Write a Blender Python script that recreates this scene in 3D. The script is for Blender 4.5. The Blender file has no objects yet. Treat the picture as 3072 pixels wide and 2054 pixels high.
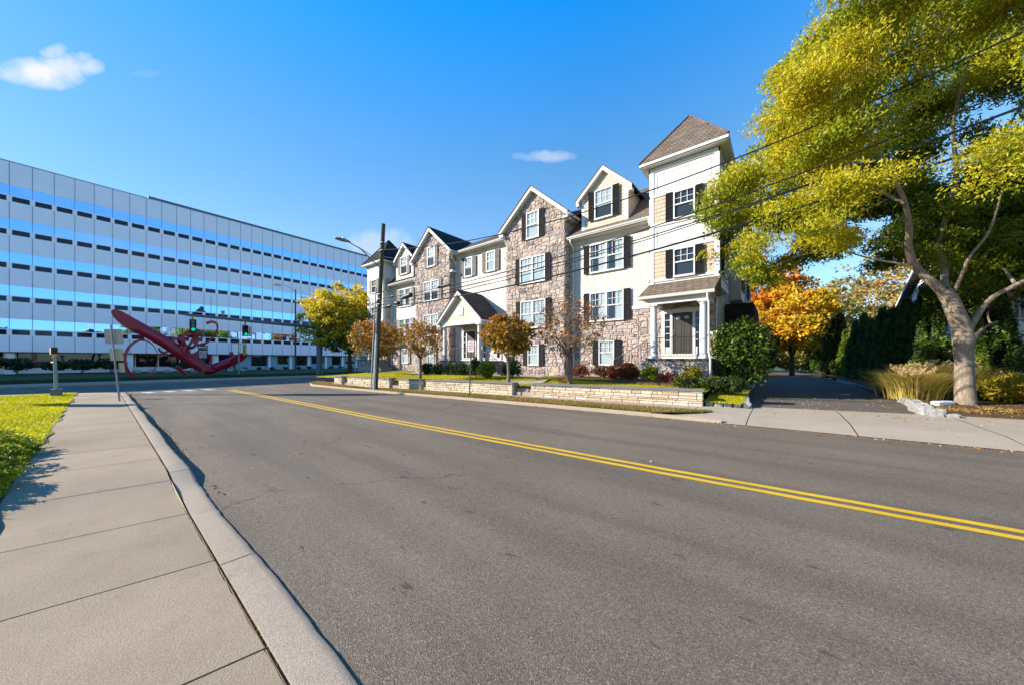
import bpy, math, random
import numpy as np
from mathutils import Vector, Matrix
S = bpy.context.scene
C = S.collection
R = math.radians
# ---------------------------------------------------------------- camera
cam_d = bpy.data.cameras.new('camera'); cam = bpy.data.objects.new('camera', cam_d); C.objects.link(cam)
cam.location = (0, 0, 1.6); cam.rotation_euler = (R(90), 0, R(38.98))
cam_d.sensor_width = 36; cam_d.lens = 11.72; cam_d.shift_y = 0.0176; cam_d.clip_start = .05; cam_d.clip_end = 3000
S.camera = cam
# ---------------------------------------------------------------- sky + sun
SUN_EL, SUN_DIR = R(25.5), (.777, .629)            # horizontal direction in which the light travels
W = bpy.data.worlds.new('World'); S.world = W; W.use_nodes = True
wn, wl = W.node_tree.nodes, W.node_tree.links; wn.clear()
wo = wn.new('ShaderNodeOutputWorld'); bg = wn.new('ShaderNodeBackground'); bg.inputs[1].default_value = .112
sky = wn.new('ShaderNodeTexSky'); sky.sky_type = 'NISHITA'; sky.sun_disc = False
sky.sun_elevation = SUN_EL; sky.sun_rotation = math.atan2(-SUN_DIR[0], -SUN_DIR[1])
sky.ozone_density = 2.0; sky.dust_density = .35; sky.air_density = .9
hs = wn.new('ShaderNodeHueSaturation'); hs.inputs['Saturation'].default_value = 1.0; hs.inputs['Value'].default_value = 1.0; hs.inputs['Hue'].default_value = .5
wl.new(sky.outputs[0], hs.inputs['Color'])
tc = wn.new('ShaderNodeTexCoord')
def wmath(op, a, b=None, clamp=False):
    n = wn.new('ShaderNodeMath'); n.operation = op; n.use_clamp = clamp
    for i, v in enumerate((a, b)):
        if v is None: continue
        if isinstance(v, (int, float)): n.inputs[i].default_value = v
        else: wl.new(v, n.inputs[i])
    return n.outputs[0]
def wdot(v):
    n = wn.new('ShaderNodeVectorMath'); n.operation = 'DOT_PRODUCT'
    wl.new(tc.outputs['Generated'], n.inputs[0]); n.inputs[1].default_value = v; return n.outputs['Value']
wz = wn.new('ShaderNodeTexNoise'); wz.inputs['Scale'].default_value = 9; wz.inputs['Detail'].default_value = 7; wz.inputs['Roughness'].default_value = .55
wl.new(tc.outputs['Generated'], wz.inputs['Vector'])
sep = wn.new('ShaderNodeSeparateXYZ'); wl.new(tc.outputs['Generated'], sep.inputs[0])
air = wn.new('ShaderNodeValToRGB'); cr = air.color_ramp; cr.elements.new(.3); cr.elements.new(.45)
for e, (p, c) in zip(cr.elements, ((0, (.66, .78, .92)), (.3, (.86, 1.02, 1.08)), (.5, (.58, 1.06, 1.22)), (.75, (.03, 1.16, 1.9)))): e.position = p; e.color = (*c, 1)
wl.new(sep.outputs[2], air.inputs[0]); tint = wn.new('ShaderNodeMixRGB'); tint.blend_type = 'MULTIPLY'; tint.inputs[0].default_value = 1
wl.new(hs.outputs[0], tint.inputs[1]); wl.new(air.outputs[0], tint.inputs[2])
side = wn.new('ShaderNodeMixRGB'); side.blend_type = 'MULTIPLY'; wl.new(wmath('MULTIPLY', wmath('POWER', wmath('MAXIMUM', wdot((-.777, -.629, 0)), 0.0), 1.3), 1.25, True), side.inputs[0]); side.inputs[2].default_value = (.46, .60, .74, 1); wl.new(tint.outputs[0], side.inputs[1])
wz2 = wn.new('ShaderNodeTexNoise'); wz2.inputs['Scale'].default_value = 30; wz2.inputs['Detail'].default_value = 8; wl.new(tc.outputs['Generated'], wz2.inputs['Vector'])
mask = None
FW = wdot((-.629, .777, 0)); FW1 = wmath('MAXIMUM', FW, .02)
GA = wmath('DIVIDE', wdot((.777, .629, 0)), FW1); GB = wmath('DIVIDE', sep.outputs[2], FW1)      # gnomonic sky coordinates about one fixed compass direction
def blob(e0, amp, gate):
    global mask
    e = wmath('ADD', e0, wmath('MULTIPLY', wmath('SUBTRACT', wz.outputs['Fac'], .5), 2.2)); e = wmath('ADD', e, wmath('MULTIPLY', wmath('SUBTRACT', wz2.outputs['Fac'], .5), 2.6))
    m = wmath('MULTIPLY', wmath('MULTIPLY', wmath('SUBTRACT', 1.35, e), .8, True), wmath('MULTIPLY', gate, amp)); mask = m if mask is None else wmath('MAXIMUM', mask, m)
front_ = wmath('GREATER_THAN', FW, .05)
for ca, cb_, su, sv, amp in ((-1.43, .862, .125, .045, .95), (-1.35, .872, .095, .055, .95), (-1.375, .925, .045, .030, .9), (-1.27, .875, .05, .028, .8), (.10, .612, .085, .018, .38), (-.40, .345, .10, .05, .35), (-1.1, .86, .05, .010, .07)):
    blob(wmath('ADD', wmath('POWER', wmath('DIVIDE', wmath('SUBTRACT', GA, ca), su), 2), wmath('POWER', wmath('DIVIDE', wmath('SUBTRACT', GB, cb_), sv), 2)), amp, front_)
for d, su, sv, amp in (((1.0, .35, .36), .30, .05, .6), ((1.0, .1, .5), .22, .04, .45), ((1.0, .2, .22), .16, .025, .5)):
    d = Vector(d).normalized(); u = d.cross(Vector((0, 0, 1))).normalized(); v = u.cross(d)
    blob(wmath('ADD', wmath('POWER', wmath('DIVIDE', wdot(u), su), 2), wmath('POWER', wmath('DIVIDE', wdot(v), sv), 2)), amp, wmath('GREATER_THAN', wdot(d), .6))
cm = wn.new('ShaderNodeMixRGB'); cm.inputs[2].default_value = (3.75, 3.8, 3.95, 1)
wl.new(mask, cm.inputs[0]); wl.new(side.outputs[0], cm.inputs[1]); wl.new(cm.outputs[0], bg.inputs[0]); wl.new(bg.outputs[0], wo.inputs[0])
sd = bpy.data.lights.new('sun', 'SUN'); sd.energy = 5.0; sd.angle = R(.5); sd.color = (1, .885, .74)
so = bpy.data.objects.new('sun', sd); C.objects.link(so)
so.rotation_euler = Vector((SUN_DIR[0] * math.cos(SUN_EL), SUN_DIR[1] * math.cos(SUN_EL), -math.sin(SUN_EL))).to_track_quat('-Z', 'Y').to_euler()
S.view_settings.view_transform = 'Standard'; S.view_settings.look = 'None'; S.view_settings.exposure = 1.22; S.view_settings.gamma = 1
S.render.engine = 'CYCLES'
try:
    S.cycles.max_bounces = 8; S.cycles.transparent_max_bounces = 12
except Exception: pass

# ---------------------------------------------------------------- materials
def rgb(c): return (c[0], c[1], c[2], 1) if len(c) == 3 else c
class Mt:
    def __init__(s, name, rough=.8, metal=0, spec=.4):
        s.m = bpy.data.materials.new(name); s.m.use_nodes = True; s.t = s.m.node_tree; s.n = s.t.nodes; s.l = s.t.links
        s.b = s.n['Principled BSDF']; s.b.inputs['Roughness'].default_value = rough; s.b.inputs['Metallic'].default_value = metal
        s.b.inputs['Specular IOR Level'].default_value = spec
        s.tc = s.n.new('ShaderNodeTexCoord').outputs['Object']
    def mapping(s, scale=(1, 1, 1), rot=(0, 0, 0)):
        n = s.n.new('ShaderNodeMapping'); n.inputs['Scale'].default_value = scale; n.inputs['Rotation'].default_value = rot
        s.l.new(s.tc, n.inputs['Vector']); return n.outputs[0]
    def noise(s, scale, detail=4, rough=.55, vec=None, dist=0):
        n = s.n.new('ShaderNodeTexNoise'); n.inputs['Scale'].default_value = scale; n.inputs['Detail'].default_value = detail
        n.inputs['Roughness'].default_value = rough; n.inputs['Distortion'].default_value = dist; s.l.new(vec or s.tc, n.inputs['Vector']); return n.outputs['Fac']
    def vor(s, scale, feature='F1', out='Distance', vec=None, rnd=1):
        n = s.n.new('ShaderNodeTexVoronoi'); n.feature = feature; n.inputs['Scale'].default_value = scale; n.inputs['Randomness'].default_value = rnd
        s.l.new(vec or s.tc, n.inputs['Vector']); return n.outputs[out]
    def attr(s, name='tone'):
        n = s.n.new('ShaderNodeAttribute'); n.attribute_name = name; return n.outputs['Fac']
    def ramp(s, fac, stops, interp='LINEAR'):
        n = s.n.new('ShaderNodeValToRGB'); cr = n.color_ramp; cr.interpolation = interp
        while len(cr.elements) < len(stops): cr.elements.new(.5)
        for e, (p, c) in zip(cr.elements, stops): e.position = p; e.color = rgb(c if not isinstance(c, (int, float)) else (c, c, c))
        s.l.new(fac, n.inputs[0]); return n.outputs[0]
    def mix(s, fac, a, b, mode='MIX'):
        n = s.n.new('ShaderNodeMixRGB'); n.blend_type = mode
        for i, v in ((0, fac), (1, a), (2, b)):
            if isinstance(v, (int, float)): n.inputs[i].default_value = v if i == 0 else (v, v, v, 1)
            elif isinstance(v, tuple): n.inputs[i].default_value = rgb(v)
            else: s.l.new(v, n.inputs[i])
        return n.outputs[0]
    def math(s, op, a, b=0.0, clamp=False):
        n = s.n.new('ShaderNodeMath'); n.operation = op; n.use_clamp = clamp
        for i, v in enumerate((a, b)):
            if isinstance(v, (int, float)): n.inputs[i].default_value = v
            else: s.l.new(v, n.inputs[i])
        return n.outputs[0]
    def col(s, v):
        if isinstance(v, tuple): s.b.inputs['Base Color'].default_value = rgb(v)
        else: s.l.new(v, s.b.inputs['Base Color'])
        return s
    def bump(s, h, dist=.01, strength=1):
        n = s.n.new('ShaderNodeBump'); n.inputs['Distance'].default_value = dist; n.inputs['Strength'].default_value = strength
        s.l.new(h, n.inputs['Height']); s.l.new(n.outputs[0], s.b.inputs['Normal']); return s
    def rough(s, v): s.l.new(v, s.b.inputs['Roughness']); return s
M = {}
def plain(k, c, rough=.7, metal=0, var=.12, scale=3, bump=0, spec=.4):
    m = Mt(k, rough, metal, spec); f = m.noise(scale, 6, .6)
    a = tuple(x * (1 - var) for x in c); b = tuple(min(1, x * (1 + var)) for x in c)
    m.col(m.ramp(f, [(.3, a), (.7, b)]))
    if bump: m.bump(m.noise(scale * 14, 5), bump)
    M[k] = m.m; return m
# asphalt
m = Mt('asphalt', .85, spec=.3)
big = m.noise(.35, 6, .6); agg = m.vor(165, 'F1', 'Color'); sep = m.n.new('ShaderNodeSeparateColor'); m.l.new(agg, sep.inputs[0])
st = m.noise(.9, 3, .5, m.mapping((.16, 1.6, 1)))
base = m.ramp(big, [(.3, (.178, .147, .107)), (.7, (.24, .20, .148))])
base = m.mix(m.ramp(st, [(.42, 0.0), (.62, .6)]), base, (.135, .112, .088))
spk = m.ramp(sep.outputs[0], [(0, (.45, .45, .45)), (.35, (.9, .9, .9)), (.85, (1.15, 1.14, 1.12)), (1, (2.1, 2.05, 1.95))])
base = m.mix(1, base, spk, 'MULTIPLY')
fine = m.noise(420, 2, .5); base = m.mix(.6, base, m.ramp(fine, [(.3, .45), (.7, 1.6)]), 'MULTIPLY')
sp = m.noise(2.6, 3, .6, m.mapping((.8, 2.4, 1))); base = m.mix(m.ramp(sp, [(.665, 0.0), (.70, .65)]), base, (.05, .045, .042))
ck = m.vor(.42, 'DISTANCE_TO_EDGE', 'Distance', None); wob = m.noise(1.6, 6, .6)
vv = m.n.new('ShaderNodeVectorMath'); vv.operation = 'ADD'; cmb = m.n.new('ShaderNodeCombineXYZ'); m.l.new(m.math('MULTIPLY', wob, 1.1), cmb.inputs[0]); m.l.new(m.math('MULTIPLY', m.noise(2.3, 6), .9), cmb.inputs[1])
m.l.new(m.tc, vv.inputs[0]); m.l.new(cmb.outputs[0], vv.inputs[1]); ck = m.vor(.30, 'DISTANCE_TO_EDGE', 'Distance', vv.outputs[0])
ckm = m.math('MULTIPLY', m.ramp(ck, [(0, 1.0), (.006, 0.0)]), m.ramp(m.noise(.23, 2), [(.56, 0.0), (.62, .85)]))
base = m.mix(ckm, base, (.035, .03, .028))
m.col(base).bump(m.math('ADD', m.vor(165), m.math('MULTIPLY', m.noise(260, 2), .6)), .006); M['asphalt'] = m.m
m = Mt('asphalt_dark', .85, spec=.3)
b = m.ramp(m.noise(.5, 6, .6), [(.3, (.105, .094, .08)), (.7, (.145, .13, .112))])
b = m.mix(m.ramp(m.noise(60, 3), [(.68, 0.0), (.72, .5)]), b, (.25, .22, .12)); b = m.mix(.5, b, m.ramp(m.noise(150, 2), [(.3, .5), (.7, 1.5)]), 'MULTIPLY')
m.col(b).bump(m.noise(120, 3), .004); M['asphalt_dark'] = m.m
# concrete
def concrete(k, a, c, sc=1):
    m = Mt(k, .88, spec=.25); f = m.noise(.8, 7, .65); g = m.noise(160 * sc, 3, .6)
    b = m.ramp(f, [(.28, a), (.72, c)]); b = m.mix(.85, b, m.ramp(g, [(.30, .55), (.66, 1.27)]), 'MULTIPLY')
    b = m.mix(m.ramp(m.noise(2.2, 7, .75), [(.56, 0.0), (.78, .5)]), b, (.19, .15, .105))
    b = m.mix(m.ramp(m.vor(3.1), [(0.0, .9), (.028, 0.0)]), b, (.05, .045, .04))
    if k == 'concrete': b = m.mix(1, b, m.ramp(m.attr(), [(0, 1.0), (.005, .86), (1, 1.10)]), 'MULTIPLY')
    m.col(b).bump(m.math('ADD', g, m.noise(90, 3)), .0024); M[k] = m.m
concrete('concrete', (.31, .238, .158), (.43, .34, .232)); concrete('kerb', (.42, .34, .245), (.50, .405, .30)); concrete('concrete_side', (.41, .345, .27), (.48, .41, .325))
plain('gap_dirt', (.16, .125, .085), .95, bump=.01, scale=20)
plain('joint', (.035, .03, .025), .95)
# ground covers
def grass_mat(k, cols, sc=6):
    m = Mt(k, .75, spec=.2); f = m.noise(sc * .12, 5, .6); g = m.noise(70, 3, .7, m.mapping((1, 1, 1)))
    n = len(cols); b = m.ramp(f, [(.3 + .4 * i / (n - 1), c) for i, c in enumerate(cols)])
    b = m.mix(.8, b, m.ramp(g, [(.28, .45), (.7, 1.5)]), 'MULTIPLY'); m.col(b).bump(g, .03); M[k] = m.m
grass_mat('grass_soil', [(.19, .21, .01), (.26, .27, .012), (.28, .22, .05)])
grass_mat('grass_dry', [(.14, .13, .03), (.22, .16, .06), (.18, .15, .05)])
grass_mat('grass_far', [(.05, .085, .02), (.07, .11, .025)])
grass_mat('mulch', [(.11, .06, .035), (.17, .10, .055), (.10, .09, .03)])
def leafy(k, stops, trans=.35, rough=.55, interp='LINEAR'):
    m = Mt(k, rough, spec=.35); c = m.ramp(m.attr(), stops, interp); m.col(c)
    tr = m.n.new('ShaderNodeBsdfTranslucent'); m.l.new(c, tr.inputs[0]); mx = m.n.new('ShaderNodeMixShader'); mx.inputs[0].default_value = trans
    m.l.new(m.b.outputs[0], mx.inputs[1]); m.l.new(tr.outputs[0], mx.inputs[2]); m.l.new(mx.outputs[0], m.n['Material Output'].inputs[0]); M[k] = m.m
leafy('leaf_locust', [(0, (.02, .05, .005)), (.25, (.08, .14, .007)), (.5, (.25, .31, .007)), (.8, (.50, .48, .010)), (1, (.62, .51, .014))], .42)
leafy('leaf_locust_far', [(0, (.05, .08, .01)), (.3, (.24, .25, .01)), (.6, (.58, .50, .015)), (1, (.75, .55, .02))], .35)
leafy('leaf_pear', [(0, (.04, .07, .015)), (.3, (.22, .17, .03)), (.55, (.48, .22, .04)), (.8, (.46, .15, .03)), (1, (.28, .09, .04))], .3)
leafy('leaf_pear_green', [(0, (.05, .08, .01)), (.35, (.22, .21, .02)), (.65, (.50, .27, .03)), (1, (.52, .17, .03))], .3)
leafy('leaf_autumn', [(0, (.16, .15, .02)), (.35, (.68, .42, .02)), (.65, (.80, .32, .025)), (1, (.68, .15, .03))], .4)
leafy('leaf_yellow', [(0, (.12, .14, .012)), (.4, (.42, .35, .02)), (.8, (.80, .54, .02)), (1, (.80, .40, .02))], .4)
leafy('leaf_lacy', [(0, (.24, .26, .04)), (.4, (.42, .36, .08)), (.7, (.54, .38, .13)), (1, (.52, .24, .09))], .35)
leafy('leaf_holly', [(0, (.03, .06, .01)), (.5, (.09, .15, .015)), (1, (.24, .30, .04))], .2, .25)
leafy('leaf_dark', [(0, (.016, .034, .010)), (1, (.05, .09, .016))], .15)
leafy('leaf_arb', [(0, (.02, .045, .007)), (.6, (.07, .14, .014)), (1, (.20, .30, .025))], .2)
leafy('leaf_arb_sunlit', [(0, (.07, .13, .01)), (1, (.24, .32, .02))], .3)  # lighter copy of the arborvitae leaf, sunlight put into its colour
leafy('leaf_box', [(0, (.02, .04, .008)), (.7, (.05, .085, .014)), (1, (.12, .15, .02))], .25)
leafy('leaf_lime', [(0, (.09, .15, .01)), (.6, (.22, .30, .015)), (1, (.38, .38, .02))], .35)
leafy('leaf_gold', [(0, (.20, .20, .01)), (1, (.50, .40, .02))], .35)
leafy('leaf_red', [(0, (.06, .05, .015)), (.5, (.22, .06, .02)), (1, (.34, .10, .03))], .3)
leafy('leaf_juniper', [(0, (.03, .06, .004)), (.6, (.13, .20, .006)), (1, (.32, .38, .01))], .3)
leafy('grass_blade', [(0, (.28, .32, .004)), (.5, (.60, .56, .004)), (.85, (.72, .60, .008)), (1, (.50, .36, .09))], .4)
leafy('grass_blade_dry', [(0, (.16, .19, .02)), (.35, (.32, .27, .04)), (.7, (.44, .27, .09)), (1, (.36, .17, .06))], .35)
leafy('reed', [(0, (.18, .24, .03)), (.4, (.50, .46, .07)), (.7, (.68, .48, .17)), (1, (.82, .66, .42))], .35)
leafy('fallen', [(0, (.50, .36, .02)), (.5, (.42, .18, .04)), (1, (.20, .09, .04))], .2)
def bark(k, a, b, sc=1):
    m = Mt(k, .9, spec=.2); v = m.mapping((11 * sc, 11 * sc, 1.9 * sc)); f = m.noise(1.2, 9, .75, v, 1.2); g = m.noise(2.5, 4)
    c = m.ramp(f, [(.3, a), (.62, b)]); c = m.mix(m.ramp(g, [(.5, 0.0), (.7, .4)]), c, tuple(x * .6 for x in a)); m.col(c).bump(f, .05); M[k] = m.m
bark('bark_locust', (.17, .13, .095), (.46, .38, .295)); bark('bark_dark', (.07, .055, .045), (.14, .11, .09), 2); bark('bark_pear', (.16, .115, .085), (.34, .26, .20), 2); bark('twig', (.15, .09, .07), (.27, .18, .14), 3)
# masonry
m = Mt('fieldstone', .9, spec=.2); a = m.attr(); n1 = m.noise(9, 6, .65)
c = m.ramp(a, [(0, (.23, .20, .195)), (.10, (.36, .305, .285)), (.28, (.49, .415, .385)), (.46, (.57, .47, .41)), (.60, (.53, .405, .345)), (.74, (.62, .50, .41)), (.88, (.45, .415, .41)), (1, (.66, .575, .49))])
c = m.mix(.8, c, m.ramp(n1, [(.3, .72), (.7, 1.2)]), 'MULTIPLY'); m.col(c).bump(n1, .03); M['fieldstone'] = m.m
plain('mortar', (.30, .255, .22), .95, bump=.01, scale=12)
m = Mt('ledgestone', .9, spec=.2); a = m.attr(); n1 = m.noise(14, 6, .65)
c = m.ramp(a, [(0, (.60, .46, .31)), (.3, (.76, .63, .45)), (.6, (.82, .70, .53)), (.8, (.68, .54, .39)), (1, (.88, .79, .64))])
c = m.mix(.8, c, m.ramp(n1, [(.3, .75), (.7, 1.15)]), 'MULTIPLY'); m.col(c).bump(n1, .02); M['ledgestone'] = m.m
plain('coping', (.20, .20, .20), .8, scale=6, bump=.004); plain('slate', (.09, .10, .09), .7, scale=6)
plain('granite', (.44, .44, .43), .9, var=.3, scale=9, bump=.03)
plain('siding_cream', (.69, .655, .58), .65, var=.03, scale=1.2); plain('siding_cladding_tan', (.60, .47, .345), .75, var=.06, scale=4); plain('siding_gable', (.64, .55, .43), .7, var=.04)
plain('white_trim', (.76, .755, .74), .5, var=.03); plain('soffit', (.66, .58, .47), .7, var=.03); plain('white_vinyl', (.80, .80, .79), .35, var=.02)
plain('shutter_charcoal', (.014, .0135, .016), .7, var=.1, spec=.12); plain('shutter_lit', (.085, .072, .058), .6, var=.1)  # left and centre shutters are the same charcoal, lightened in colour as if lit
plain('door_charcoal', (.055, .048, .043), .45, var=.06); plain('black_iron', (.03, .026, .024), .5, metal=.3); plain('brass', (.6, .55, .45), .3, metal=1); plain('paper', (.42, .60, .68), .8)
def shingle(k, a, b, sc=1):
    m = Mt(k, .93, spec=.15)
    sx = m.n.new('ShaderNodeSeparateXYZ'); m.l.new(m.tc, sx.inputs[0])
    cb = m.n.new('ShaderNodeCombineXYZ'); m.l.new(m.math('ADD', sx.outputs[0], m.math('MULTIPLY', sx.outputs[1], .83)), cb.inputs[0]); m.l.new(m.math('MULTIPLY', sx.outputs[2], 1.3), cb.inputs[1])
    bk = m.n.new('ShaderNodeTexBrick'); m.l.new(cb.outputs[0], bk.inputs['Vector']); bk.inputs['Scale'].default_value = 1
    bk.inputs['Brick Width'].default_value = .30 * sc; bk.inputs['Row Height'].default_value = .17; bk.inputs['Mortar Size'].default_value = .012; bk.inputs['Bias'].default_value = 0
    bk.inputs['Color1'].default_value = rgb(a); bk.inputs['Color2'].default_value = rgb(b); bk.inputs['Mortar'].default_value = rgb(tuple(x * .45 for x in a))
    c = m.mix(.7, bk.outputs['Color'], m.ramp(m.noise(11, 5, .7), [(.3, .6), (.7, 1.35)]), 'MULTIPLY'); m.col(c).bump(bk.outputs['Fac'], -.02); M[k] = m.m
shingle('shingle_brown', (.155, .118, .09), (.235, .185, .145)); shingle('shingle_black_shaded', (.028, .026, .026), (.05, .046, .044))  # black also stands in for shade on the left-hand roofs; mansard is black itself
shingle('shingle_dark', (.085, .066, .053), (.13, .104, .085))  # brown shingle darkened for the grazing light on portico and centre roof
# glass
def pane(k, tint, gloss, refl=.22, rough=.01, transp=True):
    m = Mt(k); n = m.n; n.remove(m.b)
    g = n.new('ShaderNodeBsdfGlossy'); g.inputs[0].default_value = (*gloss, 1); g.inputs[1].default_value = rough
    t = n.new('ShaderNodeBsdfTransparent') if transp else n.new('ShaderNodeBsdfDiffuse'); t.inputs[0].default_value = (*tint, 1)
    fr = n.new('ShaderNodeLayerWeight'); fr.inputs[0].default_value = .5
    f = m.math('ADD', m.math('MULTIPLY', m.math('POWER', fr.outputs['Facing'], 3.5), .55), refl + .03, True); mx = n.new('ShaderNodeMixShader'); m.l.new(f, mx.inputs[0]); m.l.new(t.outputs[0], mx.inputs[1]); m.l.new(g.outputs[0], mx.inputs[2])
    m.l.new(mx.outputs[0], n['Material Output'].inputs[0]); M[k] = m.m; return m
pane('glass', (.72, .78, .80), (.8, .85, .9), .02); pane('glass_dark', (.012, .014, .018), (.7, .8, .9), .03, .02, False)
m = pane('glass_mirror', (.02, .05, .09), (.25, .52, .97), .88, .0, False)
pane('glass_strip', (.010, .016, .028), (.30, .42, .55), .02, .05, False); pane('glass_teal', (.02, .08, .10), (.5, .75, .85), .06, .03, False)
plain('curtain', (.62, .66, .66), .9, var=.06, scale=5); plain('blind', (.62, .66, .64), .9, var=.03); plain('room_dark', (.045, .05, .055), .9)
plain('panel_white', (.84, .82, .88), .22, var=.035, scale=.6, spec=.6); plain('mullion', (.24, .27, .33), .4, metal=.4); plain('panel_teal', (.20, .36, .42), .5, var=.05); plain('fascia_dark', (.14, .155, .175), .5, var=.04)
plain('sculpture_red', (.46, .010, .032), .32, var=.06, scale=1, spec=.5)
plain('galvanised', (.30, .32, .33), .45, metal=.6, var=.1, scale=5); plain('steel_blue', (.15, .19, .23), .5, metal=.3, var=.1); plain('alu_back', (.30, .29, .27), .5, metal=.5); plain('alu_yellow', (.38, .36, .22), .55, metal=.4)
plain('signal_yellow', (.75, .45, .04), .5); plain('signal_cream', (.78, .62, .34), .6); plain('black_plastic', (.015, .015, .015), .5); plain('footing', (.22, .22, .21), .9, bump=.01, scale=8)
m = Mt('green_lens'); m.col((.0, .3, .25)); m.b.inputs['Emission Color'].default_value = (.0, .85, .65, 1); m.b.inputs['Emission Strength'].default_value = .35; M['green_lens'] = m.m
bark('pole_wood', (.055, .06, .042), (.13, .135, .10), 2.5); plain('pvc_grey', (.42, .45, .47), .45); plain('orange_cable', (.50, .10, .03), .6)
plain('wire', (.018, .018, .02), .5); plain('wire_light', (.55, .55, .55), .5); plain('sign_white', (.75, .75, .75), .5); plain('sign_red', (.55, .03, .03), .5); plain('sign_black', (.02, .02, .02), .5); plain('green_post', (.10, .13, .11), .6, metal=.3)
m = Mt('yellow_paint', .7); f = m.noise(38, 5, .7); c = m.ramp(m.noise(1.5, 4), [(.3, (.66, .40, .012)), (.7, (.78, .50, .02))]); m.col(m.mix(m.ramp(f, [(.60, 0.0), (.74, .55)]), c, (.20, .15, .09))).bump(m.noise(120, 3), .004); M['yellow_paint'] = m.m
m = Mt('white_paint', .7); f = m.noise(30, 5, .7); m.col(m.mix(m.ramp(f, [(.5, 0.0), (.7, .6)]), (.72, .70, .66), (.20, .18, .17))); M['white_paint'] = m.m
plain('house_white', (.70, .74, .80), .6, var=.03); plain('flower_pot', (.10, .06, .04), .8)

# ---------------------------------------------------------------- mesh helpers
INV = {}
class MB:
    def __init__(s): s.v = []; s.f = []; s.t = []; s.sm = False
    def q(s, pts, tone=0.):
        i = len(s.v); s.v += [tuple(p) for p in pts]; s.f.append(tuple(range(i, i + len(pts)))); s.t.append(tone)
    def box(s, x0, y0, z0, x1, y1, z1, tone=0.):
        i = len(s.v); s.v += [(x, y, z) for z in (z0, z1) for x, y in ((x0, y0), (x1, y0), (x1, y1), (x0, y1))]
        for f in ((3, 2, 1, 0), (4, 5, 6, 7), (0, 1, 5, 4), (1, 2, 6, 5), (2, 3, 7, 6), (3, 0, 4, 7)): s.f.append(tuple(i + k for k in f)); s.t.append(tone)
        return s
    def hexa(s, a, b, tone=0.):          # bottom 4, top 4
        i = len(s.v); s.v += [tuple(p) for p in a] + [tuple(p) for p in b]
        for f in ((3, 2, 1, 0), (4, 5, 6, 7), (0, 1, 5, 4), (1, 2, 6, 5), (2, 3, 7, 6), (3, 0, 4, 7)): s.f.append(tuple(i + k for k in f)); s.t.append(tone)
        return s
    def prism(s, poly, h, tone=0.):      # poly of 3D points, extruded by vector h
        n = len(poly); i = len(s.v); h = Vector(h); s.v += [tuple(p) for p in poly] + [tuple(Vector(p) + h) for p in poly]
        s.f.append(tuple(i + k for k in range(n))); s.f.append(tuple(i + n + k for k in reversed(range(n)))); s.t += [tone, tone]
        for k in range(n): j = (k + 1) % n; s.f.append((i + k, i + n + k, i + n + j, i + j)); s.t.append(tone)
        return s
    def tube(s, pts, rad, n=8, tone=0., cap=True, flat=None):
        pts = [Vector(p) for p in pts]; rad = rad if isinstance(rad, (list, tuple)) else [rad] * len(pts); base = len(s.v); up = None
        for k, p in enumerate(pts):
            d = (pts[min(k + 1, len(pts) - 1)] - pts[max(k - 1, 0)]).normalized()
            if up is None: up = Vector((0, 0, 1)) if abs(d.z) < .9 else Vector((1, 0, 0))
            a = d.cross(up).normalized(); b = a.cross(d).normalized(); up = b
            for j in range(n):
                t = 2 * math.pi * j / n; s.v.append(tuple(p + (a * math.cos(t) * (flat or 1) + b * math.sin(t)) * rad[k]))
        for k in range(len(pts) - 1):
            for j in range(n): s.f.append((base + k * n + j, base + k * n + (j + 1) % n, base + (k + 1) * n + (j + 1) % n, base + (k + 1) * n + j)); s.t.append(tone)
        if cap: s.f.append(tuple(base + j for j in range(n))); s.f.append(tuple(base + (len(pts) - 1) * n + j for j in reversed(range(n)))); s.t += [tone, tone]
        s.sm = True; return s
    def lathe(s, c, prof, n=20):         # prof: (r,z)
        base = len(s.v)
        for r, z in prof:
            for j in range(n): t = 2 * math.pi * j / n; s.v.append((c[0] + r * math.cos(t), c[1] + r * math.sin(t), c[2] + z))
        for k in range(len(prof) - 1):
            for j in range(n): s.f.append((base + k * n + j, base + k * n + (j + 1) % n, base + (k + 1) * n + (j + 1) % n, base + (k + 1) * n + j)); s.t.append(0.)
        s.f.append(tuple(base + (len(prof) - 1) * n + j for j in range(n))); s.t.append(0.); s.sm = True; return s
def root_of(name, loc, rz=0, label=None, cat=None, group=None):
    o = bpy.data.objects.new(name, None); C.objects.link(o); o.location = loc; o.rotation_euler = (0, 0, rz); o.empty_display_size = .3
    INV[o.name] = (Matrix.Translation(loc) @ Matrix.Rotation(rz, 4, 'Z')).inverted(); tag(o, label, cat, group); return o
def tag(o, label=None, cat=None, group=None, kind=None):
    for k, v in (('label', label), ('category', cat), ('group', group), ('kind', kind)):
        if v: o[k] = v
    return o
def obj(name, mb, mat, parent=None, label=None, local=False, smooth=None, angle=40):
    me = bpy.data.meshes.new(name); me.from_pydata(mb.v, [], mb.f); me.materials.append(M[mat])
    if any(mb.t):
        at = me.attributes.new('tone', 'FLOAT', 'FACE'); at.data.foreach_set('value', np.array(mb.t, dtype=np.float32))
    if smooth if smooth is not None else mb.sm:
        me.polygons.foreach_set('use_smooth', [True] * len(me.polygons))
        try: me.set_sharp_from_angle(angle=R(angle))
        except Exception: pass
    me.update(); o = bpy.data.objects.new(name, me); C.objects.link(o)
    if parent:
        o.parent = parent; top = parent
        while top.parent: top = top.parent
        if not local and parent is top: o.matrix_parent_inverse = INV[top.name]
    if label: o['label'] = label
    return o
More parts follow.
